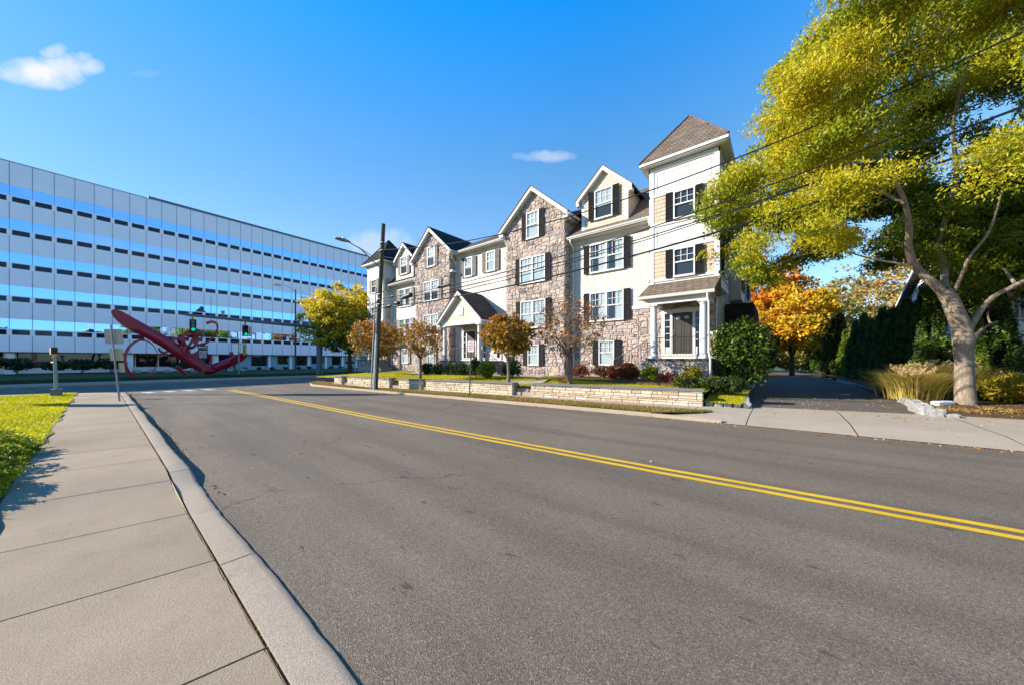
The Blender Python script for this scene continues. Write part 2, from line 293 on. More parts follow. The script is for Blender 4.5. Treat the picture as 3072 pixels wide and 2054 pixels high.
def copy_tree(o, loc=None, rz=None, sc=None, label=None, group=None, parent=None):
    c = o.copy(); C.objects.link(c)
    if parent: c.parent = parent
    if loc: c.location = loc
    if rz is not None: c.rotation_euler = (0, 0, rz)
    if sc: c.scale = sc
    if label: c['label'] = label
    if group: c['group'] = group
    for ch in list(o.children): copy_tree(ch, parent=c)
    return c
def arr_mesh(name, V, F, tone, mat, parent=None, local=False, label=None):
    me = bpy.data.meshes.new(name); nv, nf, k = len(V), len(F), F.shape[1]
    me.vertices.add(nv); me.vertices.foreach_set('co', V.astype(np.float32).ravel()); me.loops.add(nf * k); me.loops.foreach_set('vertex_index', F.astype(np.int32).ravel())
    me.polygons.add(nf); me.polygons.foreach_set('loop_start', np.arange(0, nf * k, k, dtype=np.int32))
    try: me.polygons.foreach_set('loop_total', np.full(nf, k, dtype=np.int32))
    except Exception: pass
    at = me.attributes.new('tone', 'FLOAT', 'FACE'); at.data.foreach_set('value', np.clip(tone, 0, 1).astype(np.float32))
    me.materials.append(M[mat]); me.update(calc_edges=True); me.validate(); o = bpy.data.objects.new(name, me); C.objects.link(o)
    if parent:
        o.parent = parent
        if not local and not parent.parent: o.matrix_parent_inverse = INV[parent.name]
    if label: o['label'] = label
    return o
rs = np.random.RandomState(7); rnd = random.Random(11)
def leaves(name, P, size, tone, mat, parent=None, elong=1.8, droop=0., local=False, up=.0, spread=1.):
    """leaf shaped quads at points P"""
    n = len(P); d = rs.normal(size=(n, 3)) * (1, 1, spread); d[:, 2] -= droop; d[:, 2] += up; d /= np.linalg.norm(d, axis=1)[:, None]
    e = rs.normal(size=(n, 3)); w = np.cross(d, e); w /= np.linalg.norm(w, axis=1)[:, None]
    s = (size * rs.uniform(.7, 1.3, n))[:, None]; L = d * s * elong * .5; Wd = w * s * .5
    nn = np.cross(d, w) * s * .12
    V = np.stack([P - L, P + Wd + nn, P + L, P - Wd + nn], 1).reshape(-1, 3); F = np.arange(4 * n).reshape(n, 4)
    return arr_mesh(name, V, F, tone, mat, parent, local)
def ball(n, r=1., shell=.55):
    d = rs.normal(size=(n, 3)); d /= np.linalg.norm(d, axis=1)[:, None]; return d * (r * (shell + (1 - shell) * rs.uniform(0, 1, n)) )[:, None]
def blades(name, P, h, w, tone, mat, parent=None, lean=.35, kind=None):
    n = len(P); a = rs.uniform(0, 2 * np.pi, n); dx = np.stack([np.cos(a), np.sin(a), np.zeros(n)], 1)
    hh = h * rs.uniform(.5, 1.3, n); ln = rs.normal(size=(n, 3)) * lean; ln[:, 2] = 1; tip = P + ln * hh[:, None]
    V = np.stack([P - dx * w / 2, P + dx * w / 2, tip], 1).reshape(-1, 3); F = np.arange(3 * n).reshape(n, 3)
    o = arr_mesh(name, V, F, tone, mat, parent); return o

# stone / siding fields: to3(u, v, d) with d outward from the wall
def front(y): return lambda u, v, d: (u, y - d, v)
def rside(x): return lambda u, v, d: (x + d, u, v)
def lside(x): return lambda u, v, d: (x - d, u, v)
def stones(mb, to3, u0, u1, v0, v1, inside=None, cell=.115, wm=5, hm=3, dep=(.015, .05), gap=.005, wob=True):
    nu, nv = max(1, round((u1 - u0) / cell)), max(1, round((v1 - v0) / cell)); cu, cv = (u1 - u0) / nu, (v1 - v0) / nv
    occ = [[False] * nv for _ in range(nu)]
    for j in range(nv):
        for i in range(nu):
            if occ[i][j]: continue
            w = rnd.randint(1, wm); h = rnd.choices(range(1, hm + 1), weights=[3, 3, 1][:hm])[0]
            if w < 2 and h < 2: w = 2
            if w > 3: h = min(h, 2)
            ww = 0
            while ww < w and i + ww < nu and not occ[i + ww][j]: ww += 1
            h = min(h, nv - j)
            for a in range(i, i + ww):
                for b in range(j, j + h): occ[a][b] = True
            a0, a1, b0, b1 = u0 + i * cu, u0 + (i + ww) * cu, v0 + j * cv, v0 + (j + h) * cv
            if inside and not inside((a0 + a1) / 2, (b0 + b1) / 2): continue
            def W_(u, v): return (u + .030 * math.sin(v * 13.1 + u * 3.7) + .022 * math.sin(v * 29 - u * 7.1), v + .026 * math.sin(u * 11.7 + v * 2.9) + .020 * math.sin(u * 23.3 - v * 9))
            cx, cz = (a0 + a1) / 2, (b0 + b1) / 2; c8 = rnd.uniform(.0, .035)
            pr = [(a0 + c8, b0), (cx, b0), (a1 - rnd.uniform(0, .035), b0), (a1, b0 + rnd.uniform(0, .03)), (a1, cz), (a1, b1 - rnd.uniform(0, .03)), (a1 - rnd.uniform(0, .035), b1), (cx, b1), (a0 + rnd.uniform(0, .035), b1), (a0, b1 - rnd.uniform(0, .03)), (a0, cz), (a0, b0 + rnd.uniform(0, .03))]
            P = []
            for u, v in pr:
                u, v = W_(u, v) if wob else (u, v); u = min(u1, max(u0, u)); dx, dz = u - cx, v - cz; L = math.hypot(dx, dz) + 1e-6; g_ = gap + rnd.uniform(0, .006)
                P.append((u - dx / L * g_, v - dz / L * g_))
            d = rnd.uniform(*dep); k = .84; t = max(.01, rnd.random()); n8 = len(P); i0 = len(mb.v)
            mb.v += [to3(u, v, 0) for u, v in P] + [to3(cx + (u - cx) * k, cz + (v - cz) * k, d * rnd.uniform(.75, 1.25)) for u, v in P] + [to3(cx, cz, d * 1.2)]
            for q in range(n8):
                j_ = (q + 1) % n8; mb.f.append((i0 + q, i0 + j_, i0 + n8 + j_, i0 + n8 + q)); mb.f.append((i0 + n8 + q, i0 + n8 + j_, i0 + 2 * n8)); mb.t += [t, t]
def siding(mb, to3, u0, u1, v0, v1, ex=.125, lip=.03, clip=None):
    n = max(1, round((v1 - v0) / ex)); h = (v1 - v0) / n
    for k in range(n):
        a, b = v0 + k * h, v0 + (k + 1) * h
        ua, ub = clip(a) if clip else (u0, u1); uc, ud = clip(b) if clip else (u0, u1)
        mb.q([to3(ua, a, lip), to3(ub, a, lip), to3(ud, b, .003), to3(uc, b, .003)])
        mb.q([to3(ua, a, .003), to3(ub, a, .003), to3(ub, a, lip), to3(ua, a, lip)])
    return mb
def shakes(mb, to3, u0, u1, v0, v1, ex=.19):
    n = max(1, round((v1 - v0) / ex)); h = (v1 - v0) / n
    for k in range(n):
        a, b = v0 + k * h, v0 + (k + 1) * h; u = u0 - rnd.uniform(0, .2)
        while u < u1:
            w = rnd.uniform(.14, .42); x0, x1 = max(u, u0), min(u + w - .008, u1); u += w
            if x1 - x0 < .02: continue
            l = rnd.uniform(.018, .026)
            mb.q([to3(x0, a, l), to3(x1, a, l), to3(x1, b, .004), to3(x0, b, .004)]); mb.q([to3(x0, a, 0), to3(x1, a, 0), to3(x1, a, l), to3(x0, a, l)])
    return mb
def bx(mb, to3, u0, u1, v0, v1, d0, d1, tone=0.):
    mb.hexa([to3(u0, v0, d0), to3(u1, v0, d0), to3(u1, v0, d1), to3(u0, v0, d1)], [to3(u0, v1, d0), to3(u1, v1, d0), to3(u1, v1, d1), to3(u0, v1, d1)], tone)
#SECTION2
ORD = ['first', 'second', 'third', 'fourth', 'fifth', 'sixth', 'seventh', 'eighth', 'ninth', 'tenth', 'eleventh', 'twelfth', 'thirteenth', 'fourteenth', 'fifteenth', 'sixteenth']
# ================================================================ GROUND
def struct(name, mb, mat, smooth=False): o = obj(name, mb, mat, smooth=smooth); o['kind'] = 'structure'; return o
g = MB(); g.q([(-900, -900, -.06), (900, -900, -.06), (900, 900, -.06), (-900, 900, -.06)]); struct('ground', g, 'grass_far')
CURB = [(-28.1, 70), (-28.1, 13.5), (-27.9, 11.8), (-27.2, 10.4), (-25.9, 9.35), (-23.4, 8.45), (-20, 8.55), (-17.5, 8.75), (-13.8, 8.98), (-10.1, 9.35), (-6, 9.68), (-2.9, 9.92), (-1.2, 9.98), (3, 10.15), (20, 11.0), (90, 14.5)]
def wall_y(x): return 12.35 + .16 * (x + 2)
g = MB(); g.q([(-35.2, -120, 0), (-24.8, -120, 0), (-24.8, 0.77, 0), (-24.8, 9, 0), (-28.1, 70, 0), (-35.2, 120, 0)]); 
# one asphalt sheet for the street and the cross street
g = MB(); g.q([(-35.2, -120, 0), (-24.0, -120, 0), (-24.0, 0.6, 0), (90, 0.6, 0), (90, 15, 0), (-23, 15, 0), (-27.5, 120, 0), (-35.2, 120, 0)]); struct('road', g, 'asphalt')
def zc(x):                                   # the near kerb and pavement dip towards the camera
    t = min(1, max(0, (x + 6.7) / 1.2)); t = t * t * (3 - 2 * t); return .125 - .095 * t
# near kerb (one long ribbon with rounded top)
def ribbon(mb, prof, xs, fn):                # prof: (y offset, z factor) list swept along x
    base = len(mb.v); n = len(prof)
    for x in xs:
        for py, pz in prof: mb.v.append(fn(x, py, pz))
    for k in range(len(xs) - 1):
        for j in range(n - 1): mb.f.append((base + k * n + j, base + (k + 1) * n + j, base + (k + 1) * n + j + 1, base + k * n + j + 1)); mb.t.append(0.)
g = MB(); cuts = [-23.9, -20.8, -17.7, -14.6, -11.6, -8.9, -6.35, -3.35, -.4, 2.6, 5.6, 8.6, 20, 40, 88]
for a, b in zip(cuts[:-1], cuts[1:]):
    n = max(2, int((b - a) / .12)); xs = [a + .006 + (b - a - .012) * i / n for i in range(n + 1)]; off = [rnd.uniform(-.006, .006) for _ in xs]
    def f(x, py, pz): k = min(n, max(0, round((x - a) / (b - a) * n))); w = off[k] + .012 * math.sin(x * 1.7); return (x, py + (w if py > .7 else 0), -.05 if pz < 0 else zc(x) * (1 if pz > .9 else pz) + .004)
    ribbon(g, [(.586, -1), (.586, .96), (.595, 1), (.745, 1), (.775, .86), (.795, .5), (.80, -1)], xs, f)
struct('kerb', g, 'kerb', True)
g = MB(); n = 120; ribbon(g, [(-.8, 0), (.60, 0)], sorted([-24.1 + 112 * i / n for i in range(n + 1)] + [-7 + .05 * i for i in range(36)]), lambda x, py, pz: (x, py, zc(x) - .018)); struct('joint_bed', g, 'gap_dirt')
# near pavement slabs, slightly skewed joints
g = MB(); J = [-4.86 + 1.28 * k for k in range(-15, 60)]; sk = .2
for a, b in zip(J[:-1], J[1:]):
    b2 = b - .014; ys = [-.66, -.2, .2, .562]; m_ = 22 if -9 < a < 2 else 4; tn = rnd.uniform(.05, 1); ej = [rnd.uniform(-.005, .004) for _ in range(m_ + 1)]
    for i in range(m_):
        u0, u1 = a + (b2 - a) * i / m_, a + (b2 - a) * (i + 1) / m_
        for y0, y1 in zip(ys[:-1], ys[1:]):
            pt = lambda u, y: (u + sk * (y + .0), y + (ej[min(m_, max(0, round((u - a) / (b2 - a) * m_)))] if y > .5 else 0), zc(u) + rnd.uniform(0, 0))
            g.q([pt(u0, y0), pt(u1, y0), pt(u1, y1), pt(u0, y1)], tn)
    for e in (a, b2): g.q([(e + sk * -.66, -.66, zc(e)), (e + sk * .553, .568, zc(e)), (e + sk * .553, .568, zc(e) - .06), (e + sk * -.66, -.66, zc(e) - .06)])
    g.q([(a + sk * .553, .568, zc(a)), (b2 + sk * .553, .568, zc(b2)), (b2 + sk * .553, .553, -.02), (a + sk * .553, .553, -.02)])
struct('sidewalk', g, 'concrete')
# pavement around the near corner + corner slab
g = MB(); g.prism([(-24.4, .80, .0), (-24.9, -.2, 0), (-25.9, -1.75, 0), (-26.6, -3.0, 0), (-26.6, -70, 0), (-25.2, -70, 0), (-25.2, -3.3, 0), (-24.1, -1.6, 0), (-24.06, .80, 0)][::-1], (0, 0, .118)); struct('corner_pavement', g, 'concrete_side')
# near lawn
def zl(x, y): return zc(x) + .01 + .02 * math.sin(x * 1.3 + y) * math.sin(y * .9) + (.0 if y > -3 else .02)
g = MB(); xs = [-25.0 + .25 * i for i in range(120)] + [5 + 5 * i for i in range(18)]; ys = [-.64, -.8, -1.2, -2, -3, -4.5, -7, -12, -25, -70]
for i in range(len(xs) - 1):
    for j in range(len(ys) - 1):
        e = lambda x, y: (x + (-.9 + .5 * -y if x < -24.9 and y > -3 else 0) * (0), y + (.03 * math.sin(x * 5.3) + .03 * math.sin(x * 2.1) if y > -.7 else 0), zl(x, y))
        g.q([e(xs[i], ys[j]), e(xs[i + 1], ys[j]), e(xs[i + 1], ys[j + 1]), e(xs[i], ys[j + 1])])
struct('lawn', g, 'grass_soil', True)
N = 90000; X = rs.uniform(-24.9, -5.5, N); Y = -.66 - np.abs(rs.gamma(1.3, 2.1, N)); k = (Y > -12) & (Y + .04 * np.sin(X * 5) < -.60); X, Y = X[k], Y[k]
Z = np.array([zl(x, y) for x, y in zip(X, Y)]); tn = .35 + .35 * np.sin(X * .9 + Y) * np.sin(Y * .7 + 1) * .5 + rs.uniform(-.25, .25, len(X)) + np.where((Y > -1.0), .35 * np.clip(np.sin(X * .6), 0, 1), 0)
o = blades('grass', np.stack([X, Y, Z], 1), .045, .022, tn, 'grass_blade', lean=.55); o['kind'] = 'stuff'
# far kerb along the N side of the street
def sweep(name, line, prof, mat, kind='structure'):
    mb = MB(); P = [Vector((x, y, 0)) for x, y in line]; Q = []
    for i, p in enumerate(P):
        d = (P[min(i + 1, len(P) - 1)] - P[max(i - 1, 0)]).normalized(); Q.append((p, Vector((-d.y, d.x, 0))))
    n = len(prof)
    for p, nn in Q:
        for o_, z in prof: mb.v.append(tuple(p + nn * o_ + Vector((0, 0, z))))
    for k in range(len(Q) - 1):
        for j in range(n - 1): mb.f.append((k * n + j, (k + 1) * n + j, (k + 1) * n + j + 1, k * n + j + 1)); mb.t.append(0.)
    o = obj(name, mb, mat, smooth=True); o['kind'] = kind; return o
def dens(line, st):
    out = []
    for (a, b), (c, d) in zip(line[:-1], line[1:]):
        n = max(1, int(math.hypot(c - a, d - b) / st))
        out += [(a + (c - a) * i / n, b + (d - b) * i / n) for i in range(n)]
    return out + [line[-1]]
sweep('far_kerb', dens(CURB[:12], .6), [(0, -.02), (0.01, .085), (.03, .10), (.15, .10)], 'kerb')
sweep('kerb_ramp', dens([(-2.95, 9.92), (-1.9, 9.95), (-1.2, 9.98)], .3), [(0, -.02), (0.01, .075), (.03, .085), (.15, .09)], 'kerb')
sweep('office_kerb', [(-35.1, -70), (-35.1, 110)], [(.0, -.02), (0.01, .11), (.03, .125), (.20, .125)], 'kerb')
def curb_y(x):
    for (a, b), (c, d) in zip(CURB[4:-1], CURB[5:]):
        if a <= x <= c: return b + (d - b) * (x - a) / (c - a)
    return 9
# grass strip between far kerb and far pavement
STR = [(-25.9, 10.2), (-21.9, 9.25), (-17.5, 9.30), (-15.8, 9.75), (-14, 10.1), (-9.2, 10.65), (-4.9, 10.95), (-2.9, 11.2), (-1.6, 11.2)]
def str_y(x):
    for (a, b), (c, d) in zip(STR[:-1], STR[1:]):
        if a <= x <= c: return b + (d - b) * (x - a) / (c - a)
    return 11
g = MB(); xs = [-25.9 + .35 * i for i in range(70)]; xs = [x for x in xs if x < -1.5]
for a, b in zip(xs[:-1], xs[1:]):
    def row(x):
        y0, y1 = curb_y(x) + .14, str_y(x) + .04 * math.sin(x * 4); 
        if x > -2.9: y0 = y0 + (y1 - y0) * min(1, (x + 2.9) / 1.4)
        if y1 < y0 + .03: y1 = y0 + .03
        return [(x, y0 + (y1 - y0) * t, .11 + .025 * math.sin(math.pi * t)) for t in (0, .33, .66, 1)]
    p, q = row(a), row(b)
    for j in range(3): g.q([p[j], q[j], q[j + 1], p[j + 1]])
struct('grass_strip', g, 'grass_dry', True)
N = 26000; X = rs.uniform(-25.5, -1.6, N); P = []
for x in X:
    y0, y1 = curb_y(x) + .12, str_y(x)
    if x > -2.9: y0 = y0 + (y1 - y0) * min(1, (x + 2.9) / 1.4)
    if y1 > y0: P.append((x, rnd.uniform(y0, y1 + .05), .11))
P = np.array(P); o = blades('dry_grass', P, .06, .035, .45 + .35 * np.sin(P[:, 0] * 1.1) * np.sin(P[:, 1] * 3) + rs.uniform(-.35, .35, len(P)), 'grass_blade_dry', lean=.7); o['kind'] = 'stuff'
# far pavement (slab joints are real gaps)
g = MB(); b0 = MB(); xs = [-21.7 + 1.55 * i for i in range(13)]
for a, b in zip(xs[:-1], xs[1:]):
    b -= .02; g.prism([(a, str_y(a) - .1, .02), (b, str_y(b) - .1, .02), (b, wall_y(b) + .05, .02), (a, wall_y(a) + .05, .02)], (0, 0, .098))
g.prism([(-3.1, 11.2, .02), (-2.1, 11.25, .02), (-2.1, 12.6, .02), (-3.1, 12.3, .02)], (0, 0, .098))
struct('far_pavement', g, 'concrete_side')
g = MB(); g.prism([(-26.2, 9.4, 0), (-23.4, 8.6, 0), (-17, 9.0, 0), (-2.95, 10.05, 0), (-2.95, 12.4, 0), (-22, 9.6, 0)], (0, 0, .10)); struct('strip_soil', g, 'gap_dirt')
# driveway apron: concrete sloping from the road up to the pavement
g = MB()
AX = [(-2.08, -.70, 11.25), (-.68, 1.25, 0), (1.27, 3.45, 0), (3.47, 6.2, 0), (6.22, 9.5, 0), (9.52, 14, 0), (14.02, 24, 0), (24.02, 60, 0)]
for a, b, _ in AX:
    def ya(x): return (9.98 if x < -1.2 else 9.98 + (x + 1.2) * .046) if x < 20 else 11 + (x - 20) * .05
    def yb(x): return 12.9 + .28 * (x + 2) if x < 4 else 14.58 + (x - 4) * .09
    n = 4
    for i in range(n):
        u, v = a + (b - a) * i / n, a + (b - a) * (i + 1) / n
        def rw(x):
            s0 = 11.3 if x < -1.6 else ya(x)
            return [(x, s0, .118 if x < -1.6 else .012), (x, min(ya(x) + 1.1, yb(x)) if x >= -1.6 else 11.8, .10 if x >= -1.6 else .118), (x, yb(x), .118)]
        p, q = rw(u), rw(v)
        for j in range(2): g.q([p[j], q[j], q[j + 1], p[j + 1]])
g.q([(-2.95, 9.975, .012), (-1.38, 9.985, .0115), (-1.38, 11.3, .104), (-2.95, 11.25, .104)])
struct('driveway_apron', g, 'concrete_side')
# driveway
g = MB(); DR = [(-1.1, 12.6, .112), (4.2, 13.9, .112), (3.7, 15, .112), (3.6, 21, .10), (3.3, 30, .09), (3.2, 39, .08), (2.3, 52, .06), (1, 64, .05), (-1.4, 64, .05), (-.2, 44, .07), (-1.3, 29, .09), (-1.0, 18, .10)]
g.q(DR); struct('driveway', g, 'asphalt_dark')
g = MB(); g.q([(-2.4, 13.2, .10), (-.9, 12.6, .10), (-.95, 18, .09), (-1.25, 29, .08), (-.15, 44, .06), (-1.4, 64, .05), (-12, 64, .05), (-12, 31, .1), (-2.4, 31, .1)]); struct('garden_bed', g, 'mulch')
# raised front lawn behind the retaining wall
def zf(x, y): t = min(1, max(0, (y - wall_y(x)) / 4.5)); return .52 + .22 * t
g = MB(); xs = [-33 + .5 * i for i in range(63)]
for a, b in zip(xs[:-1], xs[1:]):
    for t0, t1 in ((0, .1), (.1, .3), (.3, .6), (.6, 1)):
        pt = lambda x, t: (x, (max(wall_y(x), 9.3 - (x + 21.6) * .9 if x < -21.6 else 0) + .12) * (1 - t) + 18.2 * t, zf(x, wall_y(x) + 4.5 * t))
        if b <= -2.0: g.q([pt(a, t0), pt(b, t0), pt(b, t1), pt(a, t1)])
struct('front_lawn', g, 'grass_soil', True)
N = 60000; X = rs.uniform(-24, -2.1, N); T = rs.uniform(0, 1, N) ** 1.3; Y = np.array([wall_y(x) for x in X]) + .15 + T * 3.4
kk = ~((np.abs(X + 9.9 - .5 * (Y - 11.3)) < .75) & (Y > 11)) | (X < -11.5); X, Y = X[kk], Y[kk]
P = np.stack([X, Y, [zf(x, y) for x, y in zip(X, Y)]], 1); o = blades('lawn_grass', P, .05, .03, .45 + rs.uniform(-.35, .4, len(X)) + .2 * np.sin(X * .8), 'grass_blade', lean=.5); o['kind'] = 'stuff'
g = MB(); g.prism([(-10.2, wall_y(-10) + .2, .52), (-8.0, wall_y(-8) + .2, .52), (-9.5, 15, .69), (-12, 17.2, .715), (-14.4, 17.2, .715), (-11.7, 14.6, .69)], (0, 0, .025)); struct('garden_path', g, 'concrete_side')
g = MB(); g.prism([(-17.0, wall_y(-17) + .2, .52), (-15.9, wall_y(-16) + .2, .52), (-19.5, 14.2, .68), (-22.2, 17, .71), (-24, 17, .71), (-20.5, 13.8, .68)], (0, 0, .025)); struct('garden_path', g, 'concrete_side')
g = MB(); g.prism([(-9.7, 14.5, .62), (-2.1, 13.7, .62), (-2.1, 17.2, .62), (-9.8, 17.6, .62)], (0, 0, .10)); struct('planting_bed', g, 'mulch')
# low lawn at the end of the wall and its granite edging
g = MB(); g.q([(-2.0, 12.45, .24), (-.95, 12.75, .24), (-.95, 14.2, .38), (-2.0, 14.0, .42)]); g.q([(-2.0, 14.0, .42), (-.95, 14.2, .38), (-1.0, 18, .45), (-2.0, 18, .6)]); struct('corner_lawn', g, 'grass_soil')
N = 4000; X = rs.uniform(-2, -.95, N); Y = rs.uniform(12.5, 14.1, N); o = blades('corner_grass', np.stack([X, Y, .24 + (Y - 12.5) * .09], 1), .05, .025, .4 + rs.uniform(-.3, .4, N), 'grass_blade', lean=.5); o['kind'] = 'stuff'
def boulder(name, c, s, seed, label, group=None, mat='granite', cat='edging stone', rz=0.):
    r = random.Random(seed); mb = MB(); nx, ny = 10, 7
    for j in range(ny + 1):
        ph = math.pi * j / ny
        for i in range(nx):
            th = 2 * math.pi * i / nx; v = Vector((math.sin(ph) * math.cos(th), math.sin(ph) * math.sin(th), math.cos(ph)))
            v = Vector([math.copysign(abs(q) ** .45, q) for q in v]); k = 1 + r.uniform(-.13, .13); mb.v.append((v.x * s[0] * k, v.y * s[1] * k, v.z * s[2] * k))
    for j in range(ny):
        for i in range(nx): mb.f.append((j * nx + i, j * nx + (i + 1) % nx, (j + 1) * nx + (i + 1) % nx, (j + 1) * nx + i)); mb.t.append(0.)
    o = obj(name, mb, mat, smooth=False); o.location = c; o.rotation_euler = (0, 0, rz); return tag(o, label, cat, group)
WH = ['touching the end of the retaining wall', 'second from the retaining wall end', 'in the middle of the short row', 'next to the corner one', 'at the corner of the driveway']
for i, x in enumerate((-1.86, -1.62, -1.36, -1.11, -.86)):
    boulder('granite_block', (x, 12.52 + .28 * (x + 2) + .06, .15), (.115 if i != 1 else .12, .10, .13), 40 + i, 'grey rounded granite edging block ' + WH[i], 'granite blocks edging the corner lawn', rz=.2)
ec = ['pale', 'weathered', 'dark shaded', 'low', 'leaning', 'rough']
for i in range(6): boulder('granite_block', (-.86 - .03 * i, 12.98 + .34 * i, .17 + .02 * i), (.10, .16, .13), 60 + i, ec[i] + ' granite kerb block %s up the left side of the driveway' % ['first', 'second', 'third', 'fourth', 'fifth', 'sixth'][i], 'granite blocks along the driveway', rz=.05)
rk = [(3.48, 14.1, .10, .07), (3.22, 14.15, .20, .15), (3.1, 14.5, .30, .20), (3.12, 15.1, .36, .19), (3.24, 15.65, .40, .17), (3.34, 16.45, .42, .15), (3.42, 17.3, .42, .14), (3.46, 18.1, .4, .13)]
rl = ['small broken', 'chunky', 'large rough', 'big pale', 'long sunlit', 'flat', 'narrow', 'farthest visible']
for i, (x, y, l, h) in enumerate(rk): boulder('kerb_stone', (x, y, .12 + h * .3), (.15, l, h), 80 + i, rl[i] + ' grey kerb stone at the right edge of the driveway mouth', 'rough kerb stones right of the driveway', rz=.08)
boulder('white_rock', (4.05, 17.1, .24), (.42, .12, .07), 99, 'flat white rock lying in the mulch left of the big trunk', mat='panel_white', cat='rock', rz=.9)
for i in range(16):
    y = 19.2 + i * 1.0; boulder('kerb_stone', (3.62 - .02 * i - (max(0, y - 30) * .02), y, .13), (.10, .46, .10), 120 + i, 'shaded kerb stone under the evergreen row, %s going up the driveway' % ORD[i], 'shaded kerb stones under the evergreen row')
# right side bed around the big tree
g = MB(); xs = [3.2, 4, 5, 6.5, 9, 13, 20, 40, 60]
for a, b in zip(xs[:-1], xs[1:]):
    for t0, t1 in ((0, .08), (.08, .3), (.3, 1)):
        def pt(x, t):
            yb = 12.9 + .28 * (x + 2) if x < 4 else 14.58 + (x - 4) * .09
            xx = x if x > 3.3 else 3.3; return (xx, yb * (1 - t) + 60 * t, .11 + (.12 if 0 < t < .2 else .10 if t >= .2 else 0))
        g.q([pt(a, t0), pt(b, t0), pt(b, t1), pt(a, t1)])
struct('mulch_bed', g, 'mulch', True)
N = 5000; X = rs.uniform(3.5, 10, N); Y = rs.uniform(14.2, 18, N); k = (np.sin(X * 2.1) * np.sin(Y * 2.7 + X) > .1) & (Y > 14.4 + (X - 4) * .09); o = blades('bed_weeds', np.stack([X[k], Y[k], np.full(k.sum(), .18)], 1), .07, .03, .3 + rs.uniform(0, .5, k.sum()), 'grass_blade_dry', lean=.8); o['kind'] = 'stuff'
# office lawn and pavement
g = MB(); g.prism([(-60, -90, 0), (-37.6, -90, 0), (-37.6, 120, 0), (-60, 120, 0)], (0, 0, .13)); g.prism([(-90, -90, 0), (-60, -90, 0), (-60, 120, 0), (-90, 120, 0)], (0, 0, .131)); struct('office_lawn', g, 'grass_far')
N = 30000; X = rs.uniform(-44, -37.6, N); Y = rs.uniform(-6, 22, N); o = blades('office_grass', np.stack([X, Y, np.full(N, .13)], 1), .07, .05, .3 + rs.uniform(0, .5, N), 'leaf_box', lean=.5); o['kind'] = 'stuff'  # blades coloured dark green in place of the shade on this verge
g = MB(); g.prism([(-36.7, -90, 0), (-35.3, -90, 0), (-35.3, 120, 0), (-36.7, 120, 0)], (0, 0, .122)); g.prism([(-37.6, -90, 0), (-36.7, -90, 0), (-36.7, 120, 0), (-37.6, 120, 0)], (0, 0, .121)); struct('office_pavement', g, 'concrete_side')
# markings
YL = [(-23.6, 4.45), (-20, 4.62), (-14.5, 4.75), (-8.4, 4.86), (-4.5, 5.02), (-1.4, 5.13), (1.8, 5.32), (8, 5.75), (20, 6.5), (60, 8.6)]
g = MB()
for off in (-.15, .06):
    L = dens(YL, .4)
    for (a, b), (c, d) in zip(L[:-1], L[1:]): 
        e = lambda x: .004 * math.sin(x * 23) ; g.q([(a, b + off + e(a), .004), (c, d + off + e(c), .004), (c, d + off + .105 + e(c + 3), .004), (a, b + off + .105 + e(a + 3), .004)])
struct('yellow_line', g, 'yellow_paint')
g = MB()
for y in (1.25, 2.0, 2.75, 3.5): g.q([(-25.2, y, .004), (-24.4, y + .25, .004), (-24.4, y + .55, .004), (-25.2, y + .3, .004)])
struct('crossing_dashes', g, 'white_paint')
# fallen leaves
P = []
for _ in range(900):
    x = rnd.uniform(-22, 9); P.append((x, curb_y(x) - abs(rnd.gauss(0, .10)) - .02 if x < 9 else 10, .008))
for _ in range(420): P.append((rnd.uniform(-.9, 3.3), rnd.uniform(12.8, 20), .122))
for _ in range(60): P.append((rnd.uniform(-2, 8), rnd.uniform(10.3, 14), .123 if rnd.random() < .5 else .124))
for _ in range(700): x = rnd.uniform(-22, -2); P.append((x, rnd.uniform(wall_y(x) + .2, wall_y(x) + 3), .64))
for _ in range(350): x = rnd.uniform(-22, -2); P.append((x, rnd.uniform(str_y(x) - .4, wall_y(x) - .05), .125))
for _ in range(14): P.append((rnd.uniform(-20, 3), rnd.uniform(1, 9), .008))
for _ in range(120): P.append((rnd.uniform(-22, -5), rnd.uniform(.82, .98), .008))
for _ in range(500): P.append((rnd.uniform(3.5, 9), rnd.uniform(14.3, 18), .21))
P = np.array(P); d = leaves('fallen_leaves', P, .032, rs.uniform(0, 1, len(P)), 'fallen', elong=1.4, spread=.15); d['kind'] = 'stuff'
# spots and cracks: a manhole sized stain is in the asphalt material; weeds in the kerb joint
N = 2600; X = rs.uniform(-20, -1.0, N); k = np.sin(X * 3.1) * np.sin(X * 1.3 + 1) > -.2; X = X[k]; o = blades('joint_weeds', np.stack([X, .57 + rs.uniform(-.012, .012, len(X)), [zc(x) - .02 for x in X]], 1), .022, .008, .4 + rs.uniform(-.2, .5, len(X)), 'grass_blade_dry', lean=1.0); o['kind'] = 'stuff'

